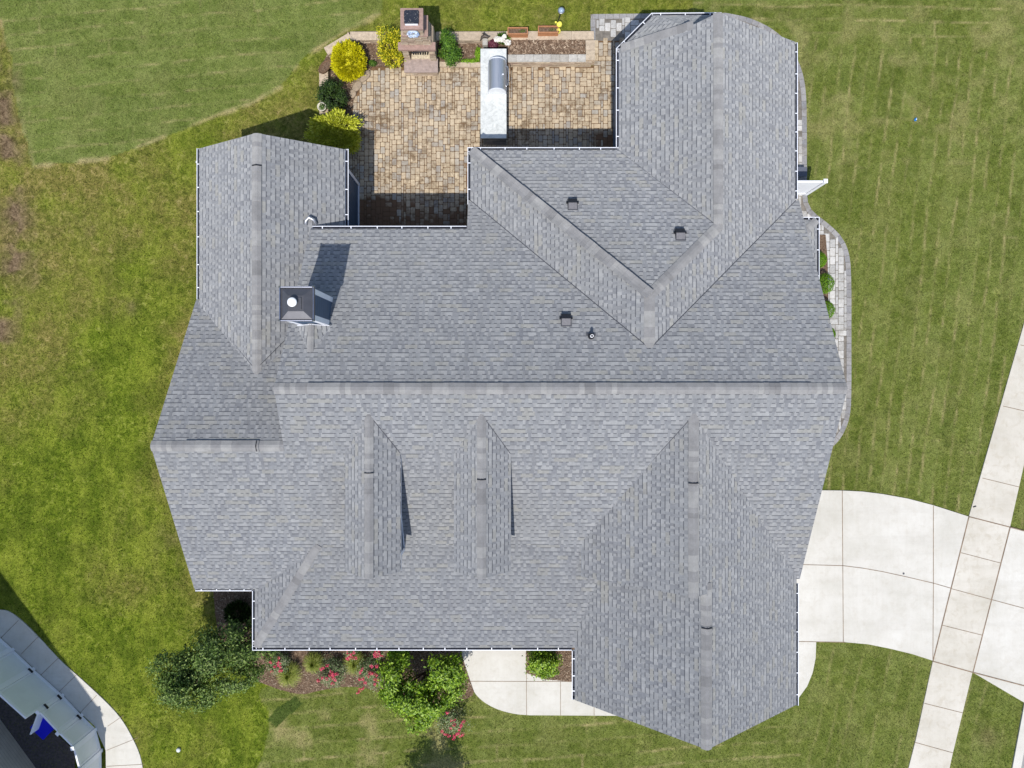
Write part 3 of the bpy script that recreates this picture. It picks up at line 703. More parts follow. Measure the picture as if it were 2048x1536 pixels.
hip((-1.25, 7.22, 2.87), (3.79, 2.45, 5.24), EWf, ENf, EN)          # heading SE: left is NE
bpy.data.objects.remove(bpy.data.objects[EN.children[0].name]) if False else None
hip((6.0, 4.58, 4.18), (3.79, 2.45, 5.24), DEf, ENf, DE)
caps((6.0, 4.5, 4.18), (6.0, 9.2, 4.18), -.5, -.48, .14, lift=.03, parent=DE, skirt=.015)
caps((6.0, 9.2, 4.18), (6.0, 10.8, 4.18), -.5, -.48, .14, parent=DE)
hip((3.38, 10.4, 2.86), (5.35, 10.6, 3.84), lambda x, y: zDW(x)+.0, lambda x, y: zDW(x), CH, .13)
hip((9.5, 5.11, 2.7), (8.7, 4.31, 3.02), lambda x, y: 2.66+.4*(9.61-x), lambda x, y: 2.66+.4*(5.22-y), FN, .12)
hip((-8.03, -8.22, 2.59), (-5.84, -4.855, 3.43), lambda x, y: zPW(x), lambda x, y: zPS(y), PW, .13, expo=.2)
caps((4.95, -5.82, 5.444), (4.95, -2.4, 5.444), -.69, -.67, .14, parent=HW)
caps((4.95, -2.4, 5.444), (4.95, -.72, 5.444), -.69, -.67, .14, lift=.03, parent=HW)
caps((5.39, -10.1, 5.15), (5.39, -6.7, 5.15), -.7265, -.67, .15, lift=.03, parent=GW, skirt=.015)
caps((5.39, -6.7, 5.15), (5.39, -5.5, 5.15), -.7265, -.67, .15, parent=GW)

def vent_end(x, y, z, par, wd=.3, along='y'):
    b = MB(); dz = .25*wd
    for s_ in (-1, 1):
        q = [(0, -.012, .012), (s_*wd/2, -.012, -dz+.012), (s_*wd/2, .012, -dz+.012), (0, .012, .012)]
        if along == 'x': q = [(a[1], a[0], a[2]) for a in q]
        b.add([(x+a, y+c_, z+d_) for a, c_, d_ in q]+[(x+a, y+c_, z+d_-.03) for a, c_, d_ in q], [(0, 1, 2, 3), (7, 6, 5, 4), (0, 4, 5, 1), (1, 5, 6, 2), (2, 6, 7, 3), (3, 7, 4, 0)])
    b.build('vent_end', M_DARK, par)
vent_end(-3.9, -2.42, 5.485, house, .25); vent_end(-.83, -2.6, 5.485, house, .25); vent_end(4.95, -2.7, 5.47, HW, .28); vent_end(5.39, -6.75, 5.19, GW, .3)
vent_end(-7.5, 6.42, 4.02, CW, .28); vent_end(-7.12, -1.73, 5.04, BN, .3, 'x')
# valleys: thin dark line where two slopes meet
M_VAL = simple('valley_flashing', lin(74, 76, 82), .9, var=.2, scale=10)
def valley(p0, p1, parent, wd=.022):
    d = Vector(p1)-Vector(p0); l = Vector((-d.y, d.x, 0)).normalized()*wd/2; z = Vector((0, 0, .012)); p0 = Vector(p0); p1 = Vector(p1)
    MB().add([p0-l+z, p1-l+z, p1+l+z, p0+l+z, p0-l-z, p1-l-z, p1+l-z, p0+l-z], [(0, 1, 2, 3), (7, 6, 5, 4), (0, 4, 5, 1), (1, 5, 6, 2), (2, 6, 7, 3), (3, 7, 4, 0)]).build('valley', M_VAL, parent)
valley((3.79, .97, 5.245), (-1.3, 5.70, 2.83), EW); valley((3.79, .97, 5.245), (8.8, 5.69, 2.83), DE)
valley((5.95, 4.6, 4.16), (3.32, 7.2, 2.86), DW); valley((4.95, -.83, 5.444), (2.2, -4.5, 3.56), HW, .018); valley((4.98, -.9, 5.41), (8.7, -5.85, 2.92), GE, .01)
valley((-7.45, .5, 3.96), (-6.4, 1.75, 3.25+.2), CE, .012); valley((-7.53, .42, 3.96), (-9.6, 2.5, 2.9), CW, .016)

# dormers
def dormer(xr, wl, wr):
    """gabled dormer on the south slope; ridge along Y"""
    zr = 5.45; d = empty('dormer', (0, 0, 0)); d.parent = house
    y1 = -5.25; sl = .73
    yv = lambda x: (zr-abs(x-xr)*sl-5.8)/.503-.12
    a = roof([(xr, yv(xr), zr), (xr+wr, yv(xr+wr), zr-wr*sl), (xr+wr, y1, zr-wr*sl), (xr, y1-.05, zr)], .08, d, seedshift=xr)
    roof([(xr, yv(xr), zr), (xr-wl, yv(xr-wl), zr-wl*sl), (xr-wl, y1, zr-wl*sl), (xr, y1-.05, zr)], .08, d, seedshift=xr+5)
    b = MB(); xl, xq = xr-wl+.15, xr+wr-.15; yf = y1+.22; zt = zr-(wr-.15)*sl-.06
    b.add([(xl, yf, zAS(yf)-.1), (xq, yf, zAS(yf)-.1), (xq, yf, zt), (xr, yf, zr-.07), (xl, yf, zt), (xl, -2.2, zt), (xq, -2.2, zt), (xr, -2.2, zr-.07), (xl, -2.2, zAS(-2.2)-.3), (xq, -2.2, zAS(-2.2)-.3)],
          [(0, 1, 2, 3, 4), (1, 9, 6, 2), (0, 4, 5, 8)])
    b.build('wall', M_SIDE, d)
    w_ = MB().box(xr-.4, yf-.06, zAS(yf)+.35, xr+.4, yf-.005, zAS(yf)+1.35).build('window', M_WHITE, d)
    t_ = MB(); t_.box(xq, yf-.015, zAS(yf)-.05, xq+.02, yf+.1, zt-.0)
    for k in range(10):
        ya = yf-.01+k*.29; t_.add([(xq+.001, ya, zAS(ya)-.02), (xq+.001, ya+.29, zAS(ya+.29)-.02), (xq+.001, ya+.29, zAS(ya+.29)+.05), (xq+.001, ya, zAS(ya)+.05),
               (xq+.02, ya, zAS(ya)-.02), (xq+.02, ya+.29, zAS(ya+.29)-.02), (xq+.02, ya+.29, zAS(ya+.29)+.05), (xq+.02, ya, zAS(ya)+.05)], [(4, 5, 6, 7), (3, 2, 6, 7), (0, 1, 5, 4)])
    t_.build('trim', M_WHITE, d)
    caps((xr, y1-.05, zr), (xr, yv(xr)-1.5, zr), -sl, -sl, .125, parent=a, lift=.03)
    caps((xr, yv(xr)-1.5, zr), (xr, yv(xr)+.05, zr), -sl, -sl, .125, parent=a, lift=.014)
    valley((xr+.03, yv(xr+.03), zr-.02), (xr+wr-.02, yv(xr+wr-.02), zr-wr*sl+.02), a, .014)
    return d
dormer(-3.90, .79, .79); dormer(-.83, .80, .80)

# gutters with hanger straps
def gutter(p0, p1, z, out, step=.74):
    p0 = Vector((*p0, 0)); p1 = Vector((*p1, 0)); d = (p1-p0); L = d.length; d.normalize(); o = Vector((*out, 0)).normalized()
    prof = [(-.125, -.01), (-.125, -.12), (-.03, -.12), (-.012, -.05), (0, -.03), (0, .01), (-.018, .012), (-.018, -.02), (-.03, -.045), (-.045, -.105), (-.113, -.105), (-.113, -.01)]
    n = len(prof); vs = []
    for P in (p0, p1):
        for a, h in prof: vs.append(P+o*a+Vector((0, 0, z+h)))
    b = MB(); b.add(vs, [(i, (i+1) % n, n+(i+1) % n, n+i) for i in range(n) if i not in (7, 8, 9, 10)], 0)
    b.add(vs, [(i, i+1, n+i+1, n+i) for i in (7, 8, 9, 10)], 1)
    for k in (0, n): b.add([vs[k+i] for i in (0, 1, 2, 3, 4, 5)], [(0, 1, 2, 3, 4, 5)], 0)
    G = b.build('gutter', [M_WHITE, M_GUT], house)
    m = max(1, int(round(L/step))); 
    for k in range(m):
        c = p0+d*(L*(k+.45+random.uniform(-.08, .08))/m)
        h = MB(); q = [c-d*.013-o*.13, c+d*.013-o*.13, c+d*.013-o*.004, c-d*.013-o*.004]
        h.add([v+Vector((0, 0, z+.012)) for v in q]+[v+Vector((0, 0, z+.002)) for v in q], [(0, 1, 2, 3), (7, 6, 5, 4), (0, 4, 5, 1), (1, 5, 6, 2), (2, 6, 7, 3), (3, 7, 4, 0)])
        h.build('gutter_hanger', M_WHITE, G)
    return G
gutter((-9.77, 2.62), (-9.77, 7.3), 2.84, (-1, 0)); gutter((-5.08, 4.9), (-5.08, 7.3), 2.79, (1, 0))
gutter((-6.05, 4.79), (-1.38, 4.79), 3.31, (0, 1)); gutter((-1.38, 5.58), (-1.38, 7.35), 2.8, (-1, 0))
gutter((-1.38, 7.35), (3.23, 7.35), 2.8, (0, 1)); gutter((3.23, 7.36), (3.23, 10.42), 2.8, (-1, 0))
gutter((3.23, 10.42), (4.33, 11.52), 2.8, (-1, 1)); gutter((4.33, 11.52), (6.5, 11.54), 2.8, (0, 1))
gutter((8.87, 5.75), (8.87, 10.6), 2.8, (1, 0), .62)
gutter((8.97, 5.22), (9.61, 5.22), 2.66, (0, 1)); gutter((9.61, 5.22), (9.61, .8), 2.66, (1, 0))
gutter((-9.94, -6.5), (-8.17, -6.5), 2.57, (0, -1), .5); gutter((-8.16, -6.5), (-8.16, -8.37), 2.55, (-1, 0))
gutter((-8.16, -8.37), (1.88, -8.37), 2.55, (0, -1)); gutter((1.88, -8.38), (1.88, -9.9), 2.58, (-1, 0), .5)
gutter((8.9, -6.2), (8.9, -9.98), 2.8, (1, 0), .62)
# downspout elbows
def pipe(name, pts, r, mat, par): return MB().tube(pts, r, 10).build(name, mat, par, smooth=True)
pipe('downspout', [(-9.77, 6.95, 2.72), (-9.86, 6.95, 2.62), (-9.84, 6.95, 2.3), (-9.5, 6.95, 2.05), (-9.45, 6.95, .1)], .045, M_WHITE, house)
pipe('downspout', [(-5.95, 4.85, 3.25), (-6.0, 4.97, 3.36), (-6.12, 5.02, 3.42), (-6.22, 4.94, 3.39), (-6.24, 4.8, 3.36)], .05, simple('galvanised', lin(170, 172, 178), .35, .6, var=.2), house)
pipe('downspout', [(3.3, 7.42, 2.68), (3.45, 7.12, 2.4), (3.5, 7.08, .1)], .04, M_WHITE, house)

# walls
def wall(pts, nrm, th=.12, mat=None, par=house):
    b = MB(); n = len(pts); o = Vector(nrm)*-th; P = [Vector(p) for p in pts]
    b.add(P+[p+o for p in P], [list(range(n)), list(range(2*n-1, n-1, -1))]+[(i, (i+1) % n, n+(i+1) % n, n+i) for i in range(n)])
    return b.build('wall', mat or M_SIDE, par)
def rectwall(x0, y0, x1, y1, h, nrm): return wall([(x0, y0, 0), (x1, y1, 0), (x1, y1, h), (x0, y0, h)], nrm)
t = .13
wall([(8.6, -5.8, 0), (8.6, 5.3, 0), (8.6, 5.3, zAN(5.3)-t), (8.6, -.12, 5.8-t), (8.6, -5.8, zAS(-5.8)-t)], (1, 0, 0))
wall([(-9.65, -6.2, 0), (-9.65, 2.3, 0), (-9.65, 2.3, zBN(2.3)-t), (-9.65, -1.73, 4.99-t), (-9.65, -6.2, zAS(-6.2)-t)], (-1, 0, 0))
wall([(-6.05, -1.73, 4.7), (-6.05, -.12, 5.8-t), (-6.05, 4.4, zAN(4.4)-t), (-6.05, 4.4, 2.4), (-6.05, 1, 3.0), (-6.05, 0, 3.6)], (-1, 0, 0))
wall([(-9.4, 7.05, 0), (-5.38, 7.05, 0), (-5.38, 7.05, zCE(-5.38)-t), (-7.5, 7.05, 3.98-t), (-9.4, 7.05, zCW(-9.4)-t)], (0, 1, 0))
rectwall(-9.4, 2.3, -9.4, 7.05, 2.8, (-1, 0, 0)); wce = rectwall(-5.38, 4.45, -5.38, 7.05, 2.78, (1, 0, 0))
rectwall(-5.38, 4.4, -1.05, 4.4, 3.3, (0, 1, 0)); rectwall(-1.05, 4.4, -1.05, 7.0, 2.8, (-1, 0, 0)); rectwall(-1.05, 7.0, 3.55, 7.0, 2.8, (0, 1, 0))
rectwall(3.55, 7.0, 3.55, 10.2, 2.8, (-1, 0, 0)); rectwall(3.55, 10.2, 4.5, 11.15, 2.75, (-.7, .7, 0)); rectwall(4.5, 11.15, 6.3, 11.15, 2.75, (0, 1, 0)); rectwall(6.3, 11.15, 6.3, 10.35, 2.75, (1, 0, 0))
wall([(3.6, 10.45, 0), (8.55, 10.45, 0), (8.55, 10.45, zDE(8.55)-t), (6.0, 10.45, 4.18-t), (3.6, 10.45, zDW(3.6)-t)], (0, 1, 0))
rectwall(8.55, 5.3, 8.55, 10.4, 2.8, (1, 0, 0)); rectwall(8.6, 4.9, 9.3, 4.9, 2.7, (0, 1, 0)); rectwall(9.3, 4.9, 9.3, .8, 2.7, (1, 0, 0)); rectwall(9.3, .8, 8.6, .8, 2.7, (0, -1, 0))
rectwall(-9.65, -6.2, -7.8, -6.2, 2.55, (0, -1, 0)); rectwall(-7.8, -6.2, -7.8, -7.9, 2.55, (-1, 0, 0)); rectwall(-7.8, -7.9, -2.3, -7.9, 2.5, (0, -1, 0)); rectwall(-2.3, -7.9, -2.3, -6.6, 2.6, (1, 0, 0)); rectwall(-2.3, -6.6, 2.2, -6.6, 2.9, (0, -1, 0))
rectwall(2.2, -6.6, 2.2, -9.6, 2.7, (-1, 0, 0))
wall([(2.2, -9.6, 0), (8.55, -9.6, 0), (8.55, -9.6, zGE(8.55)-t), (5.39, -9.6, 5.15-t), (2.2, -9.6, zGW(2.2)-t)], (0, -1, 0))
rectwall(8.55, -9.6, 8.55, -5.8, 2.8, (1, 0, 0))
wall([(2.25, -5.72, 2.6), (7.5, -5.72, 3.0), (4.95, -5.72, 5.36), (2.25, -5.72, 3.5)], (0, -1, 0)); wall([(2.25, -4.4, 2.9), (2.25, -5.75, 2.6), (2.25, -5.75, 3.5), (2.25, -4.4, 3.5)], (-1, 0, 0))
# white corner board and skirting of the wing wall seen over the patio
b = MB(); b.box(-5.38, 6.93, 0, -5.345, 7.09, 2.7); b.box(-5.5, 7.05, 0, -5.345, 7.085, 2.7); b.box(-5.38, 4.45, .02, -5.35, 6.93, .16)
b.build('corner_trim', M_WHITE, house)
# windows and garage doors
def window(c, wd, ht, axis, sgn, par=house):
    x, y, z = c; f = MB(); p = MB()
    if axis == 'x': # faces +-x
        f.box(x, y-wd/2-.08, z-.08, x+sgn*.04, y+wd/2+.08, z+ht+.08); p.box(x+sgn*.04, y-wd/2, z, x+sgn*.05, y+wd/2, z+ht)
    else:
        f.box(x-wd/2-.08, y, z-.08, x+wd/2+.08, y+sgn*.04, z+ht+.08); p.box(x-wd/2, y+sgn*.04, z, x+wd/2, y+sgn*.05, z+ht)
    F = f.build('window', M_WHITE, par); p.build('pane', M_GLASS, F)
for c, wd, ht, ax, s in [((-9.65, -4, 1), 1.2, 1.2, 'x', -1), ((-9.65, 0, 1), 1.2, 1.2, 'x', -1), ((-7.5, 7.05, .9), 1.6, 1.3, 'y', 1), ((1.2, 7.0, .3), 1.8, 2.0, 'y', 1), ((-3.2, 4.4, .1), 1.8, 2.1, 'y', 1), ((7.4, 10.45, .9), 1, 1.3, 'y', 1),
                         ((5.4, 11.15, .9), 1.2, 1.2, 'y', 1), ((-5, -7.9, .9), 1.8, 1.3, 'y', -1), ((5.39, -9.6, 1), 1.8, 1.2, 'y', -1), ((8.55, 8, .9), 1.2, 1.2, 'x', 1), ((8.6, -2, 1), 1.0, 1.2, 'x', 1)]: window(c, wd, ht, ax, s)
gd = MB()
for k in range(4): gd.box(8.56, -9.2, .04+k*.53, 8.6, -6.2, .55+k*.53)
gd.build('garage_door', M_WHITE, house)
dr = MB().box(.2, -6.66, .03, 1.15, -6.6, 2.1).build('front_door', simple('door_paint', lin(120, 40, 36), .5), house)
MB().box(1.0, -6.72, 1.0, 1.04, -6.66, 1.1).build('door_handle', M_DARK, dr)

# chimney: blue-sided chase with white corner boards, dark metal cap and round flue
ch = empty('chimney', (0, 0, 0)); ch.parent = house
cx0, cx1, cy0, cy1, ct = -5.93, -5.13, 1.66, 2.46, 6.38
MB().box(cx0, cy0, 3.9, cx1, cy1, ct).build('wall', mat_siding('chimney_siding', lin(70, 90, 114), .2), ch)
b = MB(); e = .012
for (x, y) in ((cx0, cy0), (cx1, cy0), (cx0, cy1), (cx1, cy1)):
    sx = 1 if x == cx0 else -1; sy = 1 if y == cy0 else -1
    xa, xb = sorted((x-sx*e, x+sx*.13)); ya, yb = sorted((y-sy*e, y+sy*.13)); b.box(xa, ya, 3.9, xb, yb, ct-.001)
b.build('corner_trim', M_WHITE, ch)
b = MB(); cm = ((cx0+cx1)/2, (cy0+cy1)/2)
def frust(b, r0, r1, z0, z1):
    q = [(-1, -1), (1, -1), (1, 1), (-1, 1)]
    b.add([(cm[0]+a*r0, cm[1]+c*r0, z0) for a, c in q]+[(cm[0]+a*r1, cm[1]+c*r1, z1) for a, c in q], [(0, 1, 5, 4), (1, 2, 6, 5), (2, 3, 7, 6), (3, 0, 4, 7), (4, 5, 6, 7), (3, 2, 1, 0)])
frust(b, .445, .445, ct, ct+.07); frust(b, .41, .2, ct+.07, ct+.17); frust(b, .15, .15, ct+.17, ct+.2)
CAPM = b.build('chimney_cap', simple('cap_metal', lin(96, 96, 100), .35, .5, var=.1), ch)
b = MB()
for a, c, a2, c2 in ((-1, -1, 1, -1), (1, -1, 1, 1), (1, 1, -1, 1), (-1, 1, -1, -1)):
    b.tube([(cm[0]+a*.43, cm[1]+c*.43, ct+.1), (cm[0]+a2*.43, cm[1]+c2*.43, ct+.1)], .017, 8)
for a, c in ((-1, 1), (1, -1), (-1, -1), (1, 1)): b.lathe([(.02, 0), (.03, .02), (.0, .06)], 10, (cm[0]+a*.43, cm[1]+c*.43, ct+.1))
b.build('cap_rail', simple('bright_metal', lin(150, 154, 168), .25, .8, var=.1), CAPM)
MB().lathe([(.1, 0), (.1, .1), (.118, .1), (.122, .14), (.11, .165), (.05, .18), (0, .182)], 32, (cm[0]-.05, cm[1]+.02, ct+.17)).build('flue_cap', simple('white_metal', lin(240, 240, 244), .3, var=.03), ch, smooth=True)
# cricket behind the chimney
xm = (cx0+cx1)/2; zb = zAN(cy0)
for sgn, seed in ((1, 21), (-1, 22)):
    roof([(xm, cy0, zb+.36), (xm+sgn*.5, cy0, zb+.03), (xm+sgn*.05, cy0-.78, zAN(cy0-.78)-.01), (xm, cy0-.82, zAN(cy0-.82)+.0)], .05, ch, 'cricket_roof', seed)
caps((xm, cy0-.78, zAN(cy0-.78)+.03), (xm, cy0, zb+.38), -.6, -.6, .09, parent=ch)
b = MB()
for sgn in (-1, 1):
    b.add([(xm, cy0-.02, zb+.40), (xm, cy0-.02, zb+.30), (xm+sgn*.45, cy0-.02, zb+.02), (xm+sgn*.45, cy0-.02, zb+.12), (xm, cy0-.035, zb+.40), (xm, cy0-.035, zb+.30), (xm+sgn*.45, cy0-.035, zb+.02), (xm+sgn*.45, cy0-.035, zb+.12)],
          [(4, 5, 6, 7), (0, 4, 7, 3), (0, 1, 2, 3), (1, 5, 6, 2)])
b.build('flashing', M_WHITE, ch)

# slant-back roof vents
def roof_vent(px, py, zf, slope):
    z = 4.5
    for _ in range(6): x, y = at(px, py, z); z = zf(y)
    r = empty('roof_vent', (x, y, z)); r.parent = house; ang = -math.atan(slope); r.rotation_euler = (ang, 0, 0)
    MB().box(-.15, -.20, .012, .15, .21, .02).build('flange', M_VENT, r)
    b = MB(); b.add([(-.13, .0, .11), (.13, .0, .11), (.13, .15, .11), (-.13, .15, .11), (-.13, .0, .018), (.13, .0, .018), (.13, .15, .018), (-.13, .15, .018)],
          [(0, 1, 2, 3), (0, 4, 5, 1), (1, 5, 6, 2), (2, 6, 7, 3), (3, 7, 4, 0)]); b.box(-.185, .03, .02, .185, .085, .055)
    b.build('hood', M_DARK, r)
    b = MB(); b.add([(-.125, -.17, .02), (.125, -.17, .02), (.125, 0, .105), (-.125, 0, .105), (-.125, 0, .02), (.125, 0, .02)], [(0, 1, 2, 3), (0, 3, 4), (1, 5, 2)]); b.build('apron', M_VAPR, r)
    return r
roof_vent(1145, 410, zEN, .498); roof_vent(1360, 470, zEN, .498); roof_vent(1132, 641, zAN, .51)
z = 5
for _ in range(6): x, y = at(1182, 673, z); z = zAN(y)
pv = empty('vent_pipe', (x, y, z)); pv.parent = house
MB().box(-.13, .02, .0, .13, .1, .02).build('flashing', M_VENT, pv).rotation_euler = (-.47, 0, 0)
MB().lathe([(.085, -.05), (.085, .07), (.06, .12), (.045, .14)], 20).build('boot', M_DARK, pv, smooth=True)
MB().lathe([(.045, .1), (.045, .27), (.03, .27), (.03, .15)], 20).build('pipe', simple('pvc', lin(226, 226, 228), .5), pv, smooth=True)
MB().lathe([(.028, .24), (0.001, .24)], 16).build('pipe_bore', M_DARK, pv)

# ------------------------------------------------------------------ foliage builder
def foliage(name, lumps, n, size, mat, parent=None, shell=.55, up=.35, narrow=.45, radial=0.0, zmin=.02, curl=.3, clump=0, spread=.16, seed=1, fold=True, noisy=.25):
    """many leaf-sized faces spread through ellipsoidal lumps (cx,cy,cz,rx,ry,rz)"""
    R = np.random.default_rng(seed); lumps = np.array(lumps, float)
    vol = (lumps[:, 3]*lumps[:, 4]*lumps[:, 5])**.8; pick = R.choice(len(lumps), n, p=vol/vol.sum()); L = lumps[pick]
    if clump:
        cdir = R.normal(size=(clump*len(lumps), 3)); cdir /= np.linalg.norm(cdir, axis=1)[:, None]
        cr = R.uniform(shell, 1.05, len(cdir))**.7; ci = R.integers(0, clump, n)+pick*clump
        u = cdir[ci]*cr[ci][:, None]+R.normal(size=(n, 3))*(spread+.06*R.random(n)[:, None]); d = u/np.linalg.norm(u, axis=1)[:, None]
    else:
        d = R.normal(size=(n, 3)); d /= np.linalg.norm(d, axis=1)[:, None]; rr = R.uniform(shell**3, 1, n)**(1/3)
        bump = 1+noisy*(np.sin(d[:, 0]*7+pick)*np.sin(d[:, 1]*6+2)*np.sin(d[:, 2]*5+1)); u = d*(rr*bump)[:, None]
    C = L[:, :3]+u*L[:, 3:6]; C[:, 2] = np.maximum(C[:, 2], zmin+R.uniform(0, .05, n))
    nr = d*(1-up)+np.array([0, 0, up])+R.normal(size=(n, 3))*curl; nr /= np.linalg.norm(nr, axis=1)[:, None]
    t1 = R.normal(size=(n, 3)); t1 = t1*(1-radial)+d*radial*2.2+np.array([0, 0, .5*radial])
    if not radial: t1 -= nr*np.sum(t1*nr, 1)[:, None]
    t1 /= np.linalg.norm(t1, axis=1)[:, None]; t2 = np.cross(nr, t1); t2 /= (np.linalg.norm(t2, axis=1)[:, None]+1e-9)
    s = size*R.uniform(.65, 1.35, n)[:, None]; l = t1*s; w_ = t2*s*narrow
    dn = np.cross(t1, t2)*s*.18
    P = [C-l*.5, C-l*.05+w_*.5+dn, C+l*.5, C-l*.05-w_*.5+dn]
    V = np.stack(P, 1).reshape(-1, 3); b = np.arange(n)*4
    F = np.stack([np.stack([b, b+1, b+2], 1), np.stack([b, b+2, b+3], 1)], 1).reshape(-1, 3)
    V[:, 2] = np.maximum(V[:, 2], .005)
    return np_mesh(name, V, F, mat, parent)
def stems(name, base, tips, r, parent, mat=None):
    b = MB()
    for tp in tips:
        m = [(base[i]*.5+tp[i]*.5+random.uniform(-.06, .06)) for i in range(3)]; b.tube([base, m, tp], [r, r*.7, r*.3], 6)
    return b.build(name, mat or M_BARK, parent, smooth=True)
def shrub(name, label, cat, c, lumps, n, size, mat, group=None, stem=True, **kw):
    root = tag(empty(name, (c[0], c[1], 0)), label, cat, group)
    foliage('foliage', lumps, n, size, mat, root, **kw)
    if stem: stems('stem', (0, 0, .02), [(l[0]+random.uniform(-.1, .1), l[1], max(.08, l[2])) for l in lumps[:5]], .022, root)
    return root
L_GOLD = mat_leaf('gold_leaf', [(168, 168, 10), (206, 200, 14), (228, 220, 24), (240, 234, 60)], transl=.25)
L_GOLD2 = mat_leaf('gold_thread_leaf', [(150, 160, 30), (192, 198, 52), (216, 220, 80), (230, 234, 116)], transl=.25)
L_EUON = mat_leaf('variegated_leaf', [(60, 96, 24), (160, 170, 30), (226, 214, 50), (240, 228, 70)], transl=.2)
L_DARK = mat_leaf('dark_leaf', [(28, 44, 16), (40, 62, 20), (56, 80, 28), (78, 102, 40)], transl=.12)
L_MID = mat_leaf('mid_leaf', [(40, 72, 18), (62, 98, 24), (88, 128, 34), (120, 156, 52)], transl=.2)
L_LIME = mat_leaf('lime_leaf', [(96, 140, 20), (130, 176, 30), (156, 196, 50)], transl=.25)
L_MAPLE = mat_leaf('bright_leaf', [(74, 106, 16), (108, 144, 22), (140, 172, 34), (170, 196, 70)], transl=.25, spec=.5, rough=.45)
L_OLIVE = mat_leaf('olive_tree_leaf', [(48, 68, 26), (76, 102, 38), (110, 136, 58), (150, 168, 92)], transl=.2)
L_BOX = mat_leaf('boxwood_leaf', [(70, 112, 8), (98, 140, 10), (120, 162, 18)], transl=.2)
L_ROSE = mat_leaf('rose_leaf', [(84, 110, 58), (120, 146, 88), (156, 168, 128), (158, 146, 118)], transl=.15)
L_PURP = mat_leaf('purple_leaf', [(70, 30, 46), (98, 46, 62), (120, 66, 76)], transl=.15)
L_WFL = mat_leaf('white_petal', [(226, 222, 212), (244, 240, 232)], transl=.2)
L_RED = mat_leaf('rose_petal', [(204, 34, 78), (222, 72, 110), (234, 112, 140), (216, 60, 76)], transl=.2)
L_GRS = mat_leaf('fountain_grass_blade', [(96, 116, 24), (128, 144, 40), (156, 166, 66), (176, 176, 100)], transl=.25)

c = at(697, 122, .5)
shrub('golden_shrub', 'round golden yellow shrub at the north-west corner of the patio', 'shrub', c, [(0, 0, .5, .55, .62, .46), (0, 0, .5, .5, .56, .38)], 20000, .075, L_GOLD, radial=.8, narrow=.34, shell=.93, clump=260, spread=.015, seed=3)
foliage('inner_foliage', [(0, 0, .55, .42, .46, .3)], 6000, .06, L_GOLD, bpy.data.objects['golden_shrub'], up=.7, seed=33)
c = at(780, 95, .6)
shrub('variegated_shrub', 'loose yellow and green shrub left of the stone fireplace', 'shrub', c, [(-.1, .35, .75, .28, .25, .4), (.18, .25, .6, .25, .3, .4), (0, 0, .45, .4, .35, .35), (.05, -.3, .35, .38, .25, .25), (-.25, -.05, .4, .2, .3, .3)], 4200, .075, L_EUON, narrow=.4, radial=.5, clump=26, seed=4)
c = at(897, 98, .5)
shrub('green_shrub', 'upright mid green shrub right of the stone fireplace', 'shrub', c, [(0, .15, .65, .26, .3, .4), (.05, -.15, .35, .36, .34, .3), (-.1, .3, .7, .15, .2, .3)], 4200, .06, L_MID, clump=22, seed=5)
c = at(664, 192, .5)
shrub('dark_shrub', 'dark green broadleaf shrub between the two yellow shrubs', 'shrub', c, [(0, 0, .5, .45, .42, .42), (-.25, .1, .35, .28, .25, .3), (.2, -.15, .4, .28, .25, .3)], 6500, .06, L_DARK, clump=30, seed=6)
c = at(670, 262, .6)
shrub('golden_thread_cypress', 'feathery golden shrub half in shade by the wing gable', 'shrub', c, [(0, .2, .6, .78, .42, .45), (-.15, -.2, .5, .75, .42, .42), (.25, -.3, .5, .55, .4, .4)], 20000, .11, L_GOLD2, radial=.6, narrow=.3, clump=110, spread=.08, up=.75, seed=7)
c = at(938, 121, .2)
shrub('lime_sedum', 'low lime green ground cover left of the grill counter', 'plant', c, [(-.1, .0, .12, .22, .1, .1), (.15, .02, .12, .2, .1, .1), (.32, .25, .2, .12, .25, .15)], 1500, .04, L_LIME, seed=8, stem=False)
c = at(745, 127, .1)
shrub('ground_plant', 'small mixed green plant at the rim of the back bed', 'plant', c, [(0, 0, .12, .16, .1, .12)], 500, .04, L_MID, seed=9, stem=False)
c = at(986, 88, .3)
shrub('purple_coral_bells', 'small purple-leaved plant behind the grill counter', 'plant', c, [(0, 0, .25, .16, .18, .14)], 900, .06, L_PURP, narrow=.8, seed=10, stem=False)
c = at(1003, 84, .3)
r_ = tag(empty('white_flowering_plant', (c[0], c[1], 0)), 'white flowering plant beside the purple one behind the grill', 'flower')
foliage('foliage', [(.05, .12, .3, .22, .16, .14)], 600, .14, L_MID, r_, radial=.7, narrow=.15, seed=11)
for k, l in enumerate([(-.15, .02, .45, .1, .09, .06), (.02, .0, .48, .08, .07, .06), (.2, -.08, .42, .14, .09, .06), (.1, .1, .48, .06, .05, .05)]):
    foliage('bloom', [l], 70, .075, L_WFL, r_, narrow=.8, up=.7, seed=120+k)
# side boxwoods
bw = [(1655, 567, .33, 'round boxwood ball in full view beside the grey path, northern of two'), (1658, 620, .30, 'round boxwood ball partly under the east rake, south of the fuller one'),
      (1644, 520, .26, 'boxwood mostly hidden by the small corner roof gutter'), (1663, 668, .24, 'smallest boxwood peeping out by the east rake, southernmost')]
for i, (px, py, r, lb) in enumerate(bw):
    c = at(px, py, .35)
    shrub('boxwood', lb, 'shrub', (c[0]-.12, c[1]), [(0, 0, .35, r, r*1.08, r)], 3200, .035, L_BOX, 'boxwoods along the side path', shell=.8, narrow=.6, seed=20+i, noisy=.08)

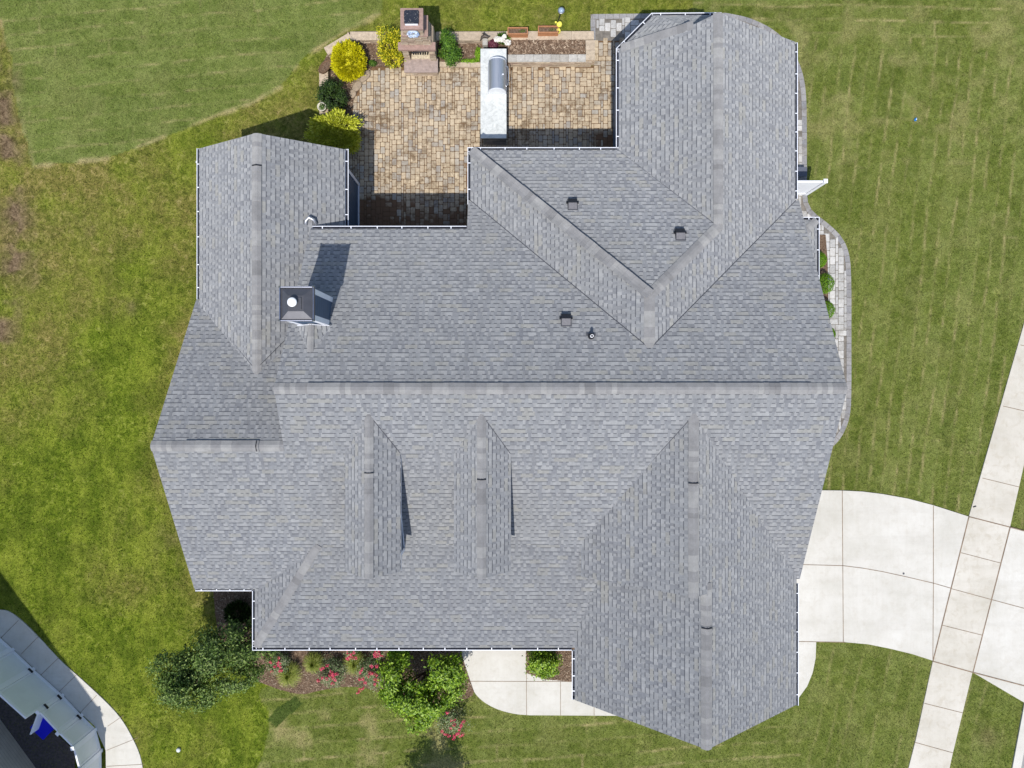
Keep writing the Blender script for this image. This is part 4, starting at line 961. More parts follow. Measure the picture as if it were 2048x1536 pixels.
# ornamental grasses
def tuft(c, r, h, label, seed):
    root = tag(empty('fountain_grass', (c[0], c[1], .03)), label, 'ornamental grass', 'fountain grasses in the front bed')
    R = np.random.default_rng(seed); n = 1300; V = []; r *= 1.12; F = []
    a = R.uniform(0, 2*np.pi, n); L = R.uniform(.08, 1.05, n)*r; H = h*R.uniform(.5, 1, n)*np.sqrt(np.clip(1.15-L/r*.6, .2, 1)); k = 5
    for j in range(k):
        t_ = j/(k-1); rad = L*t_**1.25+.03; z = H*np.sin(np.pi*(t_*.72))*1.1; wd = .007*(1-t_*.85)
        ca, sa = np.cos(a+.25*t_), np.sin(a+.25*t_)
        V.append(np.stack([ca*rad-sa*wd, sa*rad+ca*wd, z], 1)); V.append(np.stack([ca*rad+sa*wd, sa*rad-ca*wd, z], 1))
    V = np.stack(V, 1).reshape(-1, 3); b = np.arange(n)*2*k
    F = np.concatenate([np.stack([b+2*j, b+2*j+1, b+2*j+3, b+2*j+2], 1) for j in range(k-1)], 0)
    np_mesh('blades', V, F, L_GRS, root)
for i, (px, py, r, lb) in enumerate([(577, 1350, .42, 'largest green fountain grass tuft, near the edge of the front bed'), (627, 1326, .34, 'green fountain grass tuft nearest the middle of the front gutter'), (710, 1327, .38, 'brownish green fountain grass tuft left of the bright tree')]):
    tuft(at(px, py, .3), r, .5, lb, 40+i)
# rose bushes
def rose(c, r, h, label, seed, fl, n=1700):
    root = tag(empty('rose_bush', (c[0], c[1], .03)), label, 'rose bush', 'red rose bushes at the front of the house')
    stems('stem', (0, 0, 0), [(r*.8*math.cos(k*1.1), r*.8*math.sin(k*1.1), h*.8) for k in range(7)], .01, root)
    foliage('foliage', [(0, 0, h*.6, r*1.1, r*1.1, h*.45)], n*2, .055, L_ROSE, root, clump=40, shell=.3, seed=seed)
    fl = list(fl)+[(random.uniform(-.8, .8), random.uniform(-.8, .8)) for _ in range(6)]
    for k, (x, y) in enumerate(fl):
        foliage('bloom', [(r*x, r*y, h*1.0, .06, .06, .045)], 24, .04, L_RED, root, narrow=.8, up=.6, seed=seed*20+k, shell=.2)
rose(at(556, 1325, .5), .34, .6, 'leftmost rose bush with small orange-red blooms by the dark tree', 51, [(.3, .1), (.1, -.1), (.35, -.25), (-.2, -.3), (.2, .6), (.5, -.6)])
rose(at(662, 1345, .5), .42, .6, 'rose bush with bright pink blooms between two grass tufts', 52, [(.1, .2), (.2, 0), (.35, -.1), (0, -.1), (.45, -.45), (.2, -.8), (-.95, -.55), (-.6, -.3), (.55, 0)])
rose(at(741, 1348, .5), .46, .65, 'dense rose bush with pink blooms touching the bright green tree', 53, [(0, .3), (.2, .2), (.5, .1), (-.1, 0), (-.5, -.2), (-.3, -.5), (.4, -.2), (.6, -.3), (.4, -.6), (-.7, -1.), (-.5, -.9), (-.85, -1.2)])
rose(at(905, 1445, .5), .52, .65, 'separate rose bush on the lawn side, right of the bright tree', 54, [(0, .3), (.3, -.6), (.55, -.7), (.5, -.3), (.6, 0), (-.2, -.7), (-.45, -.6), (-.65, -.4), (-.1, -.2), (-.3, .8), (.1, -.9), (.15, .0), (.45, -.55)], 1100)
rose(at(703, 1306, .5), .22, .6, 'small rose with a few red blooms against the front gutter', 55, [(-.4, .1), (.1, 0), (.5, .3)], 350)
rose(at(757, 1304, .5), .2, .6, 'small rose with bright pink blooms against the front gutter', 56, [(-.3, .1), (.1, 0), (.0, -.5)], 300)
c = at(797, 1312, .45)
shrub('hydrangea', 'lime green broad-leaved shrub peeking out under the front gutter', 'shrub', c, [(0, 0, .4, .38, .3, .3)], 900, .1, L_LIME, narrow=.75, seed=57)
c = at(1085, 1326, .7)
shrub('holly_shrub', 'glossy green shrub between front path and garage wall', 'shrub', c, [(0, .05, .7, .5, .42, .45), (.2, -.25, .55, .35, .25, .3), (-.15, -.1, .5, .3, .35, .35)], 4200, .085, L_MAPLE, clump=34, narrow=.5, seed=58)
c = at(475, 1225, .4)
shrub('dark_grass_clump', 'dark shaded shrub in the corner below the west gutter', 'shrub', c, [(0, 0, .4, .45, .4, .35)], 2500, .12, L_DARK, radial=.8, narrow=.15, seed=59)

# trees
def tree(name, label, base, lumps, n, size, mat, trunk_r=.07, seed=1, clump=40, **kw):
    root = tag(empty(name, (base[0], base[1], 0)), label, 'tree')
    b = MB(); top = max(l[2] for l in lumps); b.tube([(0, 0, 0), (.03, .02, top*.35), (.0, .05, top*.65)], [trunk_r, trunk_r*.8, trunk_r*.55], 10)
    for l in lumps: b.tube([(.02, .02, top*.3), (l[0]*.5, l[1]*.5, l[2]*.65+.1), (l[0], l[1], l[2])], [trunk_r*.55, trunk_r*.4, trunk_r*.12], 7)
    b.build('trunk', M_BARK, root, smooth=True)
    foliage('crown', lumps, n, size, mat, root, seed=seed, clump=clump, **kw)
    return root
tree('ornamental_tree', 'loose dark olive-leaved tree at the south-west corner of the roof', (-9.3, -8.6),
     [(.35, .25, 1.8, .8, .7, .8), (-.2, -.1, 2.4, .95, .75, .8), (-.9, -.35, 2.2, .7, .6, .7), (-.6, -.75, 2.8, .75, .6, .7), (.3, -.6, 2.1, .9, .55, .6), (.9, -.3, 1.6, .55, .5, .6), (-1.15, -.85, 2.5, .6, .5, .6), (-1.3, -.3, 2.6, .6, .5, .5), (-.7, -1.25, 2.4, .7, .4, .5), (-1.5, -1.2, 2.2, .5, .4, .5), (.4, -1.05, 1.6, .6, .35, .5)], 24000, .085, L_OLIVE, .08, 61, 11, narrow=.5, shell=.55, spread=.17)
tree('young_maple', 'bright green heart-shaped tree crown over the front bed', (-2.95, -9.9),
     [(-.75, .1, 1.5, .62, .72, .55), (-.95, -.35, 1.3, .45, .45, .45), (.72, .5, 1.6, .62, .55, .55), (.95, .1, 1.4, .45, .6, .45), (.05, -.55, 1.6, .8, .5, .55), (-.1, -1.05, 1.4, .55, .48, .45), (.35, -.3, 1.7, .5, .5, .5), (-.35, -.35, 1.8, .5, .5, .45)], 15000, .095, L_MAPLE, .06, 62, 20, narrow=.55, shell=.6, spread=.15)
tree('street_tree', 'green tree just south of the frame whose shadow falls on the lawn', (-3.1, -15.6),
     [(0, 0, 3.4, .95, 1.0, 1.0), (.3, .4, 4.0, .6, .6, .6), (-.4, .2, 2.9, .6, .6, .6)], 6000, .12, L_MAPLE, .09, 63, 30)

# ------------------------------------------------------------------ garden walls
def cap_row(b, pts, wd, ln, z, h, side=1): 
    for p, q in zip(pts[:-1], pts[1:]):
        L = math.hypot(q[0]-p[0], q[1]-p[1]); n = max(1, round(L/ln)); dx, dy = (q[0]-p[0])/L, (q[1]-p[1])/L; nx, ny = -dy*side, dx*side
        for k in range(n):
            a, c_ = L*k/n+.004, L*(k+1)/n-.004; w2 = wd+random.uniform(-.008, .008)
            b.prism([(p[0]+dx*a, p[1]+dy*a), (p[0]+dx*c_, p[1]+dy*c_), (p[0]+dx*c_+nx*w2, p[1]+dy*c_+ny*w2), (p[0]+dx*a+nx*w2, p[1]+dy*a+ny*w2)], z, z+h+random.uniform(-.003, .003))
def ledge_face(b, p, q, wd, z0, z1, side=1, rows=None):
    """stacked thin ledge stones"""
    L = math.hypot(q[0]-p[0], q[1]-p[1]); dx, dy = (q[0]-p[0])/L, (q[1]-p[1])/L; nx, ny = -dy*side, dx*side; z = z0
    while z < z1-.02:
        h = min(random.uniform(.045, .085), z1-z); s = 0
        while s < L-.01:
            e = min(s+random.uniform(.12, .4), L); o = random.uniform(-.012, .012)
            b.prism([(p[0]+dx*s-nx*o, p[1]+dy*s-ny*o), (p[0]+dx*e-nx*o, p[1]+dy*e-ny*o), (p[0]+dx*e+nx*wd, p[1]+dy*e+ny*wd), (p[0]+dx*s+nx*wd, p[1]+dy*s+ny*wd)], z+.003, z+h-.003); s = e
        z += h
gw = tag(empty('garden_wall', (0, 0, 0)), 'low tan stone wall with flat cap slabs along the back of the bed', 'garden wall')
h = .3; A_ = lambda px, py, z=h: at(px, py, z)
b = MB(); b2 = MB(); WW = .30
segs = [[A_(656, 228), A_(656, 138)], [A_(656, 110), A_(706, 80)], [A_(700, 80), A_(806, 80)], [A_(872, 81), A_(1188, 79)]]
for sg in segs: cap_row(b, sg, WW, .75, h-.05, .05, 1)
for sg in segs: ledge_face(b2, sg[0], sg[1], WW-.03, 0, h-.05, 1)
b.build('cap', M_CAPST, gw, bevel=.006); b2.build('base', M_LEDGE, gw)
pw = tag(empty('planter_wall', (0, 0, 0)), 'raised bed wall of pale square blocks right of the grill', 'garden wall'); h = .4
b = MB(); b2 = MB()
cap_row(b, [A_(1015, 123, .4), A_(1172, 123, .4)], .25, .29, .34, .05)
ledge_face(b2, A_(1012, 124, .4), A_(1184, 124, .4), .22, 0, .335)
b.build('cap', M_LIMEST, pw, bevel=.005); b2.build('base', M_LEDGE, pw)
b = MB(); cap_row(b, [A_(1190, 120, .38), A_(1190, 80, .38)], .32, .42, .33, .05); b.box(2.62, 11.2, 0, 2.88, 11.85, .325); b.build('end_cap', M_CAPST, pw, bevel=.006)
soil = gp([(1014, 80), (1170, 80), (1170, 112), (1014, 112)], .3)
tag(MB().prism(soil, 0, .30).build('raised_planting_bed', M_MULCH), kind='structure')
chips('bark_mulch', soil, .31, 700, M_CHIPS, 'dead leaves and bark mulch in the raised bed right of the grill', (.03, .1))
lw = tag(empty('edging_wall', (0, 0, 0)), 'low tan stone kerb between fireplace and grill counter', 'garden wall')
b = MB(); cap_row(b, [at(879, 133, .16), at(961, 134, .16)], .16, .35, .11, .05); b.build('cap', M_CAPST, lw, bevel=.005)
b = MB(); ledge_face(b, at(879, 133, .12), at(961, 134, .12), .13, 0, .11); b.build('base', M_LEDGE, lw)
# rounded edging stones at the patio corner
for i, (px, py, rx, ry, a, lb) in enumerate([(728, 153, .28, .15, 40, 'flat edging stone curving round the big golden shrub, next to the patio'), (714, 172, .24, .14, 55, 'middle flat edging stone at the patio corner'), (706, 187, .16, .12, 80, 'lowest small edging stone left of the patio corner'), (700, 148, .15, .1, 20, 'small pale stone right under the golden shrub'), (662, 128, .16, .09, 60, 'pale stone between the wicker basket and golden shrub')]):
    c = at(px, py, .06); b = MB(); b.lathe([(1, 0), (1.02, .4), (.93, .8), (.6, 1)], 14)
    o = b.build('edging_stone', M_LIMEST if i > 2 else mat_stone('grey_brown_stone', [(150, 134, 116), (166, 150, 130)]) if i == 0 else bpy.data.materials['grey_brown_stone'], loc=(c[0], c[1], .04), smooth=True)
    for v in o.data.vertices: v.co.x *= rx*(1+.12*math.sin(v.co.y*5+i)); v.co.y *= ry; v.co.z *= .08
    o.rotation_euler = (0, 0, math.radians(a)); tag(o, lb, 'stone', 'edging stones by the patio corner')

# ------------------------------------------------------------------ fireplace
fp = tag(empty('outdoor_fireplace', (-3.14, 11.4, 0)), 'pinkish stone outdoor fireplace with a square chimney at the patio edge', 'fireplace')
def F(b): return b
X0, X1 = -3.73, -2.56; ox, oy = -3.14, 11.4
b = MB(); b.box(X0-ox, 10.78-oy, .33, X1-ox, 11.25-oy, .40); b.build('hearth_slab', M_HEARTH, fp, bevel=.012)
b = MB(); ledge_face(b, (X0-ox+.03, 10.82-oy), (X1-ox-.03, 10.82-oy), .35, 0, .325); b.build('hearth_base', M_LEDGE, fp)
b = MB(); yf = 11.17-oy; yb = 11.85-oy
ledge_face(b, (X0-ox+.04, yf), (X0-ox+.24, yf), yb-yf, .4, 1.32); ledge_face(b, (X1-ox-.24, yf), (X1-ox-.04, yf), yb-yf, .4, 1.32)
ledge_face(b, (X0-ox+.24, yb-.14), (X1-ox-.24, yb-.14), .14, .4, 1.32)
b.build('firebox', M_LEDGE, fp)
b = MB(); b.box(X0-ox+.26, yf+.06, .40, X1-ox-.26, yb-.15, .45); b.build('firebox_floor', simple('ash', lin(200, 186, 160), .95, var=.3, scale=14), fp)
b = MB()
for k in range(7): b.tube([(-.25+k*.08, yf+.16, .52), (-.25+k*.08+random.uniform(-.05, .05), yf+.42, .5)], .022, 7)
b.tube([(-.3, yf+.2, .56), (.28, yf+.26, .58)], .03, 7); b.tube([(-.26, yf+.34, .57), (.3, yf+.3, .56)], .03, 7)
b.build('fire_grate', M_DARK, fp)
b = MB(); b.box(X0-ox-.04, 11.05-oy, 1.32, X1-ox+.03, 11.3-oy, 1.44); b.build('mantel', M_PINK, fp, bevel=.01)
# stepped stacked-stone shoulders up to the chimney shaft
b = MB(); z = 1.32; k = 0
while z < 1.98:
    f = (z-1.32)/.66; xa = X0-ox+.05+f*.12; xb = X1-ox-.05-f*.2; hh = random.uniform(.06, .1)
    b.prism([(xa, yf+.06+f*.02), (xb, yf+.06+f*.02), (xb, yb), (xa, yb)], z+.003, z+hh-.003)
    for q in range(4):
        s0 = xa+(xb-xa)*q/4+random.uniform(-.04, .04) if q else xa; 
        b.prism([(s0, yf+.04+f*.02-random.uniform(0, .02)), (s0+(xb-xa)/4-.01, yf+.04+f*.02-random.uniform(0, .02)), (s0+(xb-xa)/4-.01, yf+.08), (s0, yf+.08)], z+.004, z+hh-.004)
    z += hh
b.build('shoulder', M_LEDGE, fp)
cxa, cxb = -3.50-ox, -2.80-ox
b = MB(); b.box(cxa-.02, 11.18-oy, 2.0, cxb+.1, 11.86-oy, 2.05); b.build('shoulder_cap', M_PINK, fp, bevel=.008)
b = MB(); ledge_face(b, (cxa+.03, 11.21-oy), (cxb-.03, 11.21-oy), .58, 2.05, 2.47); b.build('chimney_shaft', M_LEDGE, fp)
b = MB(); b.box(cxa-.01, 11.14-oy, 2.47, cxb+.01, 11.81-oy, 2.56); CAP_ = b.build('chimney_slab', M_PINK, fp, bevel=.01)
def rrect(w_, h_, r, n=6):
    pts = []
    for cx, cy, a0 in ((w_/2-r, h_/2-r, 0), (-w_/2+r, h_/2-r, 90), (-w_/2+r, -h_/2+r, 180), (w_/2-r, -h_/2+r, 270)):
        for k in range(n+1): t_ = math.radians(a0+90*k/n); pts.append((cx+r*math.cos(t_), cy+r*math.sin(t_)))
    return pts
gm, gt = newmat('grill_cover_plastic'); pos = gt.n('NewGeometry').outputs['Position']
gt.out(lin(44, 46, 54), .22, gt.bump(gt.noise(6, 3, .6, pos, 1.2), .06), spec=.6)
b = MB(); fx, fy = (cxa+cxb)/2, 11.49-oy
b.prism([(fx+p[0], fy+p[1]) for p in rrect(.46, .43, .06)], 2.57, 2.64); b.prism([(fx+p[0], fy+p[1]) for p in rrect(.43, .40, .06)], 2.64, 2.655)
b.build('flue_cover', gm, fp, bevel=.006)
MB().box(fx-.2, fy-.235, 2.56, fx+.2, fy-.215, 2.63).build('cover_strap', M_WHITE, fp)
# oval blue and white wreath plaque on the shaft front
def ring(b, c, rx, rz, r, n=28, mi=0):
    b.tube([(c[0]+rx*math.cos(2*math.pi*k/n), c[1], c[2]+rz*math.sin(2*math.pi*k/n)) for k in range(n+1)], r, 8, mi, cap=False)
b = MB(); pc = (fx, 11.21-oy-.04, 2.24); ring(b, pc, .15, .14, .045); b.lathe([(.1, 0), (.1, .01)], 6, (9, 9, 9)) if False else None
b.build('wreath', mat_leaf('wreath_blue', [(120, 146, 190), (170, 190, 216), (232, 236, 240)], transl=0), fp, smooth=True)
foliage('wreath_petals', [(pc[0]+.15*math.cos(k*.7), pc[1]-.04, pc[2]+.13*math.sin(k*.7), .05, .03, .05) for k in range(9)], 160, .045, bpy.data.materials['wreath_blue'], fp, zmin=1, narrow=.8, seed=71)

# ------------------------------------------------------------------ grill counter and grill
gi = tag(empty('grill_counter', (-.62, 9.83, 0)), 'long pale granite-topped kitchen counter on the patio', 'outdoor counter'); ox, oy = -.62, 9.83
gran, tt = newmat('pale_granite'); pos = tt.n('NewGeometry').outputs['Position']
n1 = tt.noise(5, 6, .8, pos, 1.0); n2 = tt.noise(60, 4, .8, pos)
cc = tt.ramp(n1, [(.3, lin(176, 178, 174)), (.5, lin(208, 210, 206)), (.7, lin(226, 227, 222))]); cc = tt.mix(.5, cc, tt.ramp(n2, [(.32, .25), (.6, .6)]), 'OVERLAY')
tt.out(cc, .35, spec=.4)
MB().box(-1.065-ox, 8.31-oy, .87, -.186-ox, 11.34-oy, .92).build('countertop', gran, gi, bevel=.008)
b = MB()
for (p, q) in (((-1.0-ox, 8.40-oy), (-.2-ox, 8.40-oy)),): ledge_face(b, p, q, 2.88, 0, .87)
b.build('base', mat_stone('counter_stone', [(120, 116, 112), (140, 136, 130), (156, 150, 142)]), gi)
gr = tag(empty('gas_grill', (-.50, 10.36, .92)), 'stainless steel grill with a rounded hood set into the counter', 'grill')
sm, st_ = newmat('stainless'); pos = st_.n('NewGeometry').outputs['Position']
st_.out(lin(196, 200, 206), st_.rng(st_.noise(2, 3, .6, st_.mapping(pos, (60, 1, 60))), .3, .7, .42, .6), metal=.85)
b = MB(); prof = [(-.29, .0), (-.29, .1)]+[(.0-.29*math.cos(math.radians(a)), .1+.3*math.sin(math.radians(a))) for a in range(10, 171, 10)]+[(.29, .1), (.29, 0)]
n = len(prof); y0, y1 = -.52, .48
b.add([(x, y0, z) for x, z in prof]+[(x, y1, z) for x, z in prof], [(i, i+1, n+i+1, n+i) for i in range(n-1)]); b.build('hood', sm, gr, smooth=True)
POL = simple('polished_steel', lin(225, 228, 232), .5, .2, var=.03)
for yy in (y0, y1):
    s_ = -1 if yy < 0 else 1; b = MB()
    b.add([(x*1.03, yy, z*1.03) for x, z in prof]+[(x*1.03, yy+s_*.03, z*1.03) for x, z in prof], [list(range(n)), list(range(2*n-1, n-1, -1))]+[(i, i+1, n+i+1, n+i) for i in range(n-1)])
    b.build('hood_end', POL, gr)
b = MB(); b.tube([(.25, -.38, .14), (.36, -.3, .13), (.385, 0, .13), (.36, .3, .13), (.25, .38, .14)], .014, 8); b.build('handle', simple('steel_handle', lin(220, 222, 226), .25, .8), gr, smooth=True)
MB().box(-.31, -.56, 0, .31, .52, .03).build('frame', sm, gr)
MB().lathe([(.025, 0), (.025, .02), (.001, .022)], 14).build('thermometer', M_WHITE, gr, loc=(.2, -.05, .345))

# ------------------------------------------------------------------ planter boxes, lantern stake, ornaments, pots
M_CEDAR = simple('cedar', lin(176, 124, 88), .75, var=.2, scale=14)
def planter(px, py, label):
    c = at(px, py, .55); L, D, H = .70, .24, .24
    r = tag(empty('planter_box', (c[0], c[1], .302)), label, 'planter', 'cedar planter boxes on the garden wall')
    b = MB(); e = .03; b.box(-L/2, -D/2, 0, L/2, -D/2+e, H); b.box(-L/2, D/2-e, 0, L/2, D/2, H); b.box(-L/2, -D/2+e, 0, -L/2+e, D/2-e, H); b.box(L/2-e, -D/2+e, 0, L/2, D/2-e, H)
    b.box(-L/2+e, -D/2+e, 0, L/2-e, D/2-e, .03); b.build('box', M_CEDAR, r)
    MB().box(-L/2+e, -D/2+e, .03, L/2-e, D/2-e, H-.05).build('soil', M_MULCH, r)
    foliage('seedlings', [(.15, 0, H-.03, .12, .06, .03)], 60, .035, L_MID, r, zmin=H-.05, seed=int(px))
planter(1035.5, 61, 'left cedar planter box of dark soil on the garden wall'); planter(1096.5, 58, 'right cedar planter box, beside the yellow figurine')
c = at(1113, 60, .3)
lt = tag(empty('solar_lantern', (c[0], c[1], .3)), 'dark metal stake lantern with a round glass top on the lawn edge', 'lantern')
MB().tube([(0, .05, 0), (.04, .07, .6), (.08, .08, 1.08)], .018, 8).build('stake', M_DARK, lt)
MB().lathe([(.1, 0), (.115, .015), (.115, .03), (.1, .035)], 24).build('rim', simple('pewter', lin(150, 152, 156), .35, .7), lt, loc=(.085, .08, 1.07), smooth=True)
MB().lathe([(.09, 0), (.085, .03), (.06, .055), (.03, .068), (.001, .072)], 24).build('globe', simple('lantern_glass', lin(150, 170, 190), .12, spec=.7), lt, loc=(.085, .08, 1.1), smooth=True)
M_YEL = simple('yellow_paint', lin(240, 232, 96), .5, var=.05)
c = at(1117, 56, .5)
yf_ = tag(empty('garden_figurine', (c[0], c[1], .302)), 'small bright yellow figurine standing by the right planter box', 'ornament')
MB().lathe([(.001, 0), (.07, .02), (.09, .1), (.07, .18), (.03, .22)], 20, (0, -.05, 0)).build('body', M_YEL, yf_, smooth=True)
MB().lathe([(.001, 0), (.07, .03), (.1, .1), (.085, .17), (.04, .2), (.001, .21)], 20, (.02, .06, .22)).build('head', M_YEL, yf_, smooth=True)
MB().lathe([(.001, 0), (.03, .01), (.04, .04), (.02, .07), (.001, .075)], 14, (-.1, .14, .28)).build('ear', M_YEL, yf_, smooth=True)
MB().lathe([(.001, 0), (.035, .005), (.03, .03), (.001, .035)], 14, (0, -.11, .17)).build('belly', M_DARK, yf_, smooth=True)
c = at(970, 78, .4)
st0 = tag(empty('bird_statue', (c[0], c[1], 0)), 'dark metal bird statue on a stone post behind the grill counter', 'statue')
b = MB(); b.box(-.09, -.17, 0, .09, .06, .34); b.build('post', M_LIMEST, st0, bevel=.01)
b = MB(); b.tube([(-.17, -.06, .38), (-.1, .05, .42), (.0, .08, .46), (.09, .04, .45), (.17, .04, .5)], [.012, .05, .075, .05, .012], 10); b.tube([(.0, .06, .45), (-.06, .12, .56), (-.05, .1, .62)], [.05, .03, .02], 8); b.build('bird', simple('bronze', lin(84, 76, 70), .5, .3), st0, smooth=True)
M_WICK = simple('wicker', lin(112, 88, 68), .9, var=.45, scale=40, bump=.02, bscale=50)
c = at(650, 132, .5)
bk = tag(empty('wicker_basket', (c[0], c[1], .3), math.radians(48)), 'long brown wicker basket with dry soil on the wall corner', 'basket')
b = MB(); n = 28
def oval(rx, ry, z): return [(rx*math.cos(2*math.pi*k/n)*(1-.12*abs(math.cos(2*math.pi*k/n-1.57))**4), ry*math.sin(2*math.pi*k/n)*(1+.0*k), z) for k in range(n)]
rg = [oval(.24, .1, 0), oval(.3, .15, .16), oval(.31, .16, .19), oval(.27, .125, .19), oval(.25, .11, .12)]
b.add([v for r in rg for v in r], [(i*n+k, i*n+(k+1) % n, (i+1)*n+(k+1) % n, (i+1)*n+k) for i in range(4) for k in range(n)]+[list(range(4*n, 5*n))]); b.build('basket', M_WICK, bk, smooth=True)
MB().prism([(p[0], p[1]) for p in oval(.25, .11, 0)], .12, .14).build('soil', M_MULCH, bk)
c = at(644, 214, .5)
pt = tag(empty('flower_pot', (c[0], c[1], .3)), 'round pot with a white rim on the west garden wall', 'pot')
MB().lathe([(.1, 0), (.14, .22), (.155, .22), (.155, .245), (.135, .245), (.125, .19), (.0, .185)], 28).build('pot', simple('cream_pot', lin(214, 208, 190), .6), pt, smooth=True)
foliage('seedlings', [(0, 0, .22, .1, .1, .03)], 160, .04, L_MID, pt, zmin=.2, seed=81)

# ------------------------------------------------------------------ east privacy screen
x_, y_ = 8.6, 6.68
sf = tag(empty('privacy_screen', (x_, y_, 0)), 'short white vinyl privacy screen standing out from the east wall', 'fence'); W = 1.72; H = 1.5
MB().box(.0, -.02, .05, W-.06, .02, H-.08).build('panel', M_WHITE, sf)
for z0_, z1_ in ((H-.1, H-.02), (.03, .14)): MB().box(0, -.035, z0_, W-.06, .035, z1_).build('rail', M_WHITE, sf, bevel=.004)
for xx in (.55, W):
    p = MB().box(xx-.055, -.055, 0, xx+.055, .055, H+.02).build('post', M_WHITE, sf); b = MB(); b.box(xx-.068, -.068, H+.02, xx+.068, .068, H+.05); b.build('post_cap', M_WHITE, p)
# grey utility box on the path beside the screen
c = at(1604, 349, .15)
ub = tag(empty('utility_box', (c[0]-.1, c[1]+.05, .03)), 'grey utility box on the paver path just north of the white screen', 'utility box')
MB().box(-.3, -.16, 0, .18, .14, .3).build('case', simple('utility_grey', lin(120, 122, 130), .6), ub, bevel=.01)
MB().box(-.31, -.17, .3, .19, .15, .33).build('lid', simple('utility_lid', lin(96, 100, 112), .5), ub, bevel=.006)

# ------------------------------------------------------------------ small things in the lawn and on the drive
c = at(1831, 240, .02); b = MB(); b.add([(-.05, -.03, .02), (.0, -.06, .05), (.05, .02, .03), (.02, .07, .06), (-.03, .05, .03)], [(0, 1, 2), (0, 2, 3), (0, 3, 4)]); b.add([(-.01, -.01, .055), (.03, .0, .05), (.02, .05, .07)], [(0, 1, 2)], 1)
tag(b.build('litter_scrap', [simple('blue_plastic', lin(20, 120, 190), .4), M_WHITE], loc=(c[0], c[1], 0)), 'small blue plastic scrap lying on the east lawn', 'litter')
c = at(357, 1500, .03); 
cv = tag(MB().lathe([(.075, 0), (.075, .05), (.06, .07), (.001, .075)], 20).build('lawn_marker', simple('cap_white', lin(200, 206, 204), .5), loc=(c[0], c[1], 0), smooth=True), 'small round white utility cap in the south-west lawn', 'utility cap')
c = at(1807, 1147, .02)
tag(MB().lathe([(.035, 0), (.035, .01), (.001, .012)], 16).build('drain_cap', M_VENT, loc=(c[0], c[1], .018)), 'tiny round grey drain cap set in the driveway', 'drain')
c = at(1949, 1013, .02)
tag(MB().box(-.06, -.015, 0, .05, .015, .02).build('twig', M_DARK, loc=(c[0], c[1], .026), rz=.3), 'short dark twig lying on the sidewalk above the driveway corner', 'twig')

# ------------------------------------------------------------------ neighbour's vinyl fence, bin and house
M_VIN = simple('fence_vinyl', lin(228, 232, 234), .5, var=.04, scale=2); M_VINR = simple('fence_rail_vinyl', lin(238, 240, 246), .5, var=.03, scale=2)
fpts = gp([(-50, 1228), (27, 1299), (68, 1338), (126, 1390), (164, 1430), (192, 1458), (203, 1500), (204, 1580)]); FHS = [1.8, 1.8, 1.8, 1.25, 1.25, 1.25, 1.25]
nf = tag(empty('vinyl_fence', (fpts[0][0], fpts[0][1], 0)), 'white vinyl fence with black hinged gates beside the neighbour path', 'fence')
ox, oy = fpts[0]
for i, (p, q) in enumerate(zip(fpts[:-1], fpts[1:])):
    FH = FHS[i]; L = math.hypot(q[0]-p[0], q[1]-p[1]); a = math.atan2(q[1]-p[1], q[0]-p[0]); loc = (p[0]-ox, p[1]-oy, 0)
    pn = MB().box(.07, -.018, .06, L-.07, .018, FH-.06).build('panel', M_VIN, nf, loc=loc, rz=a)
    b = MB(); b.box(.06, -.03, .05, L-.06, .03, .15); b.box(.06, -.03, FH-.12, L-.06, .03, FH-.03); b.box(.06, -.03, .15, .13, .03, FH-.12); b.box(L-.13, -.03, .15, L-.06, .03, FH-.12); b.build('rail', M_VINR, pn)
    po = MB().box(-.055, -.05, 0, .055, .05, FH+.02).build('post', M_VINR, nf, loc=loc, rz=a)
    MB().box(-.065, -.06, FH+.02, .065, .06, FH+.05).build('post_cap', M_VINR, po)
    if i in (2, 3, 4):
        for zz in ((.22, FH-.35) if i == 3 else (.2,)): MB().box(-.1, .055, zz, .1, .08, zz+.07).build('hinge', M_DARK, nf, loc=loc, rz=a)
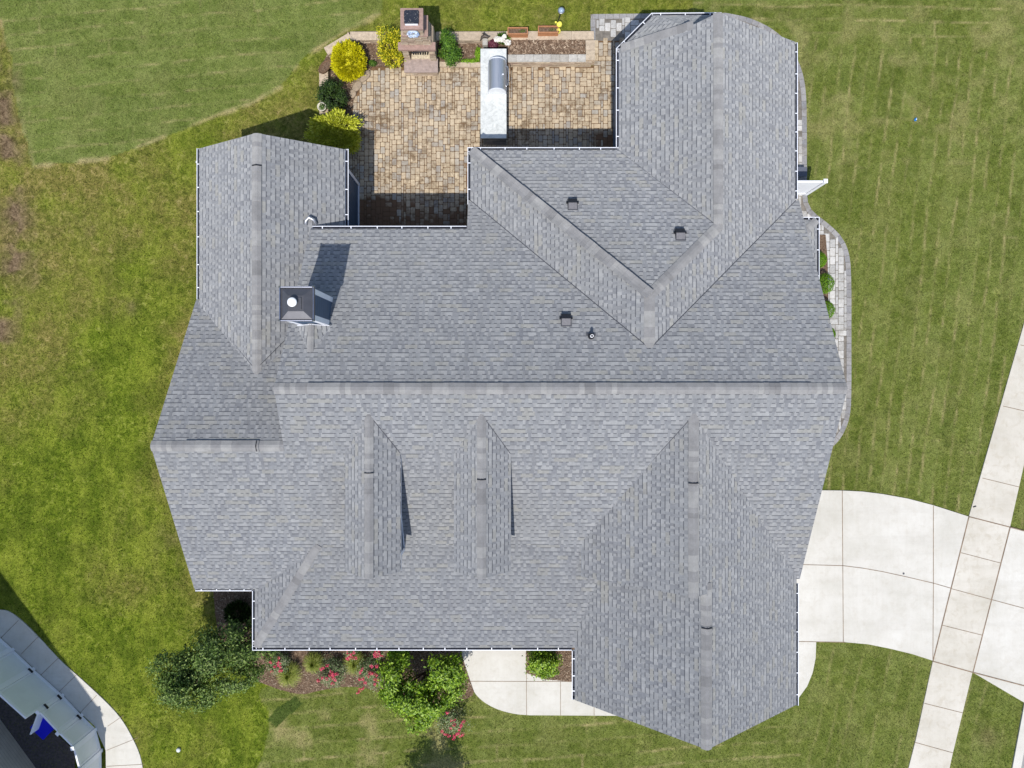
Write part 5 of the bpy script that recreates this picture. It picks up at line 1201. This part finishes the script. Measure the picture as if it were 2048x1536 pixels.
# gate return behind the fence
p = fpts[3]; FH = 1.25; MB().box(-.02, -.8, .03, .02, -.06, FH).build('panel', M_VINR, nf, loc=(p[0]-ox, p[1]-oy, 0), rz=math.radians(-20))
c = at(84, 1455, .9)
bn = tag(empty('recycling_bin', (c[0], c[1], 0), math.radians(-43)), 'bright blue bin standing behind the white vinyl fence', 'bin')
M_BLUE = simple('blue_bin', lin(8, 20, 200), .4, var=.05)
b = MB(); b.add([(-.24, -.26, 0), (.24, -.26, 0), (.24, .26, 0), (-.24, .26, 0), (-.29, -.31, .8), (.29, -.31, .8), (.29, .31, .8), (-.29, .31, .8)], [(3, 2, 1, 0), (0, 1, 5, 4), (1, 2, 6, 5), (2, 3, 7, 6), (3, 0, 4, 7), (4, 5, 6, 7)]); b.build('body', M_BLUE, bn)
MB().box(-.31, -.33, .8, .31, .34, .86).build('lid', M_BLUE, bn, bevel=.02)
MB().tube([(-.2, .37, .84), (.2, .37, .84)], .018, 8).build('handle', M_WHITE, bn)
dk = gp([(-80, 1300), (150, 1500), (150, 1660), (-300, 1660), (-300, 1300)])
tag(MB().prism(dk, -.1, .015).build('neighbour_patio', simple('dark_gravel', lin(84, 78, 78), .95, var=.35, scale=12)), kind='structure')
# neighbour's house to the south-west (throws the long shadow over the path)
nh = tag(empty('neighbour_house', (-17, -13, 0)), 'beige neighbouring house mostly outside the frame at lower left', 'house')
c0 = Vector((-14.94, -15.35)); c1 = Vector((-18.6, -10.34)); d = (c1-c0).normalized(); nn = Vector((d.y, -d.x)); 
if nn.x < 0: nn = -nn
back = -nn; P0 = c0-Vector((-17, -13)); ln = 13.0
Pa = P0; Pb = P0+d*ln; Pc = Pb+back*9; Pd = P0+back*9
ins = lambda P, s, t_: P+d*s+back*t_
q = [ins(Pa, .35, .35), ins(Pb, -.35, .35), ins(Pc, -.35, -.35), ins(Pd, .35, -.35)]
MB().prism([(v.x, v.y) for v in q], 0, 6.4).build('wall', M_NSIDE, nh)
r0 = P0+back*4.5; r1 = Pb+back*4.5; ez = 6.45; rz_ = 6.6
def nroof(pts, k): roof(pts, .12, nh, 'roof', k)
nroof([(Pa.x, Pa.y, ez), (Pb.x, Pb.y, ez), (r1.x, r1.y, ez+2.0), (r0.x, r0.y, ez+2.0)], 31)
nroof([(Pd.x, Pd.y, ez), (Pc.x, Pc.y, ez), (r1.x, r1.y, ez+2.0), (r0.x, r0.y, ez+2.0)], 32)
bpy.context.view_layer.update()
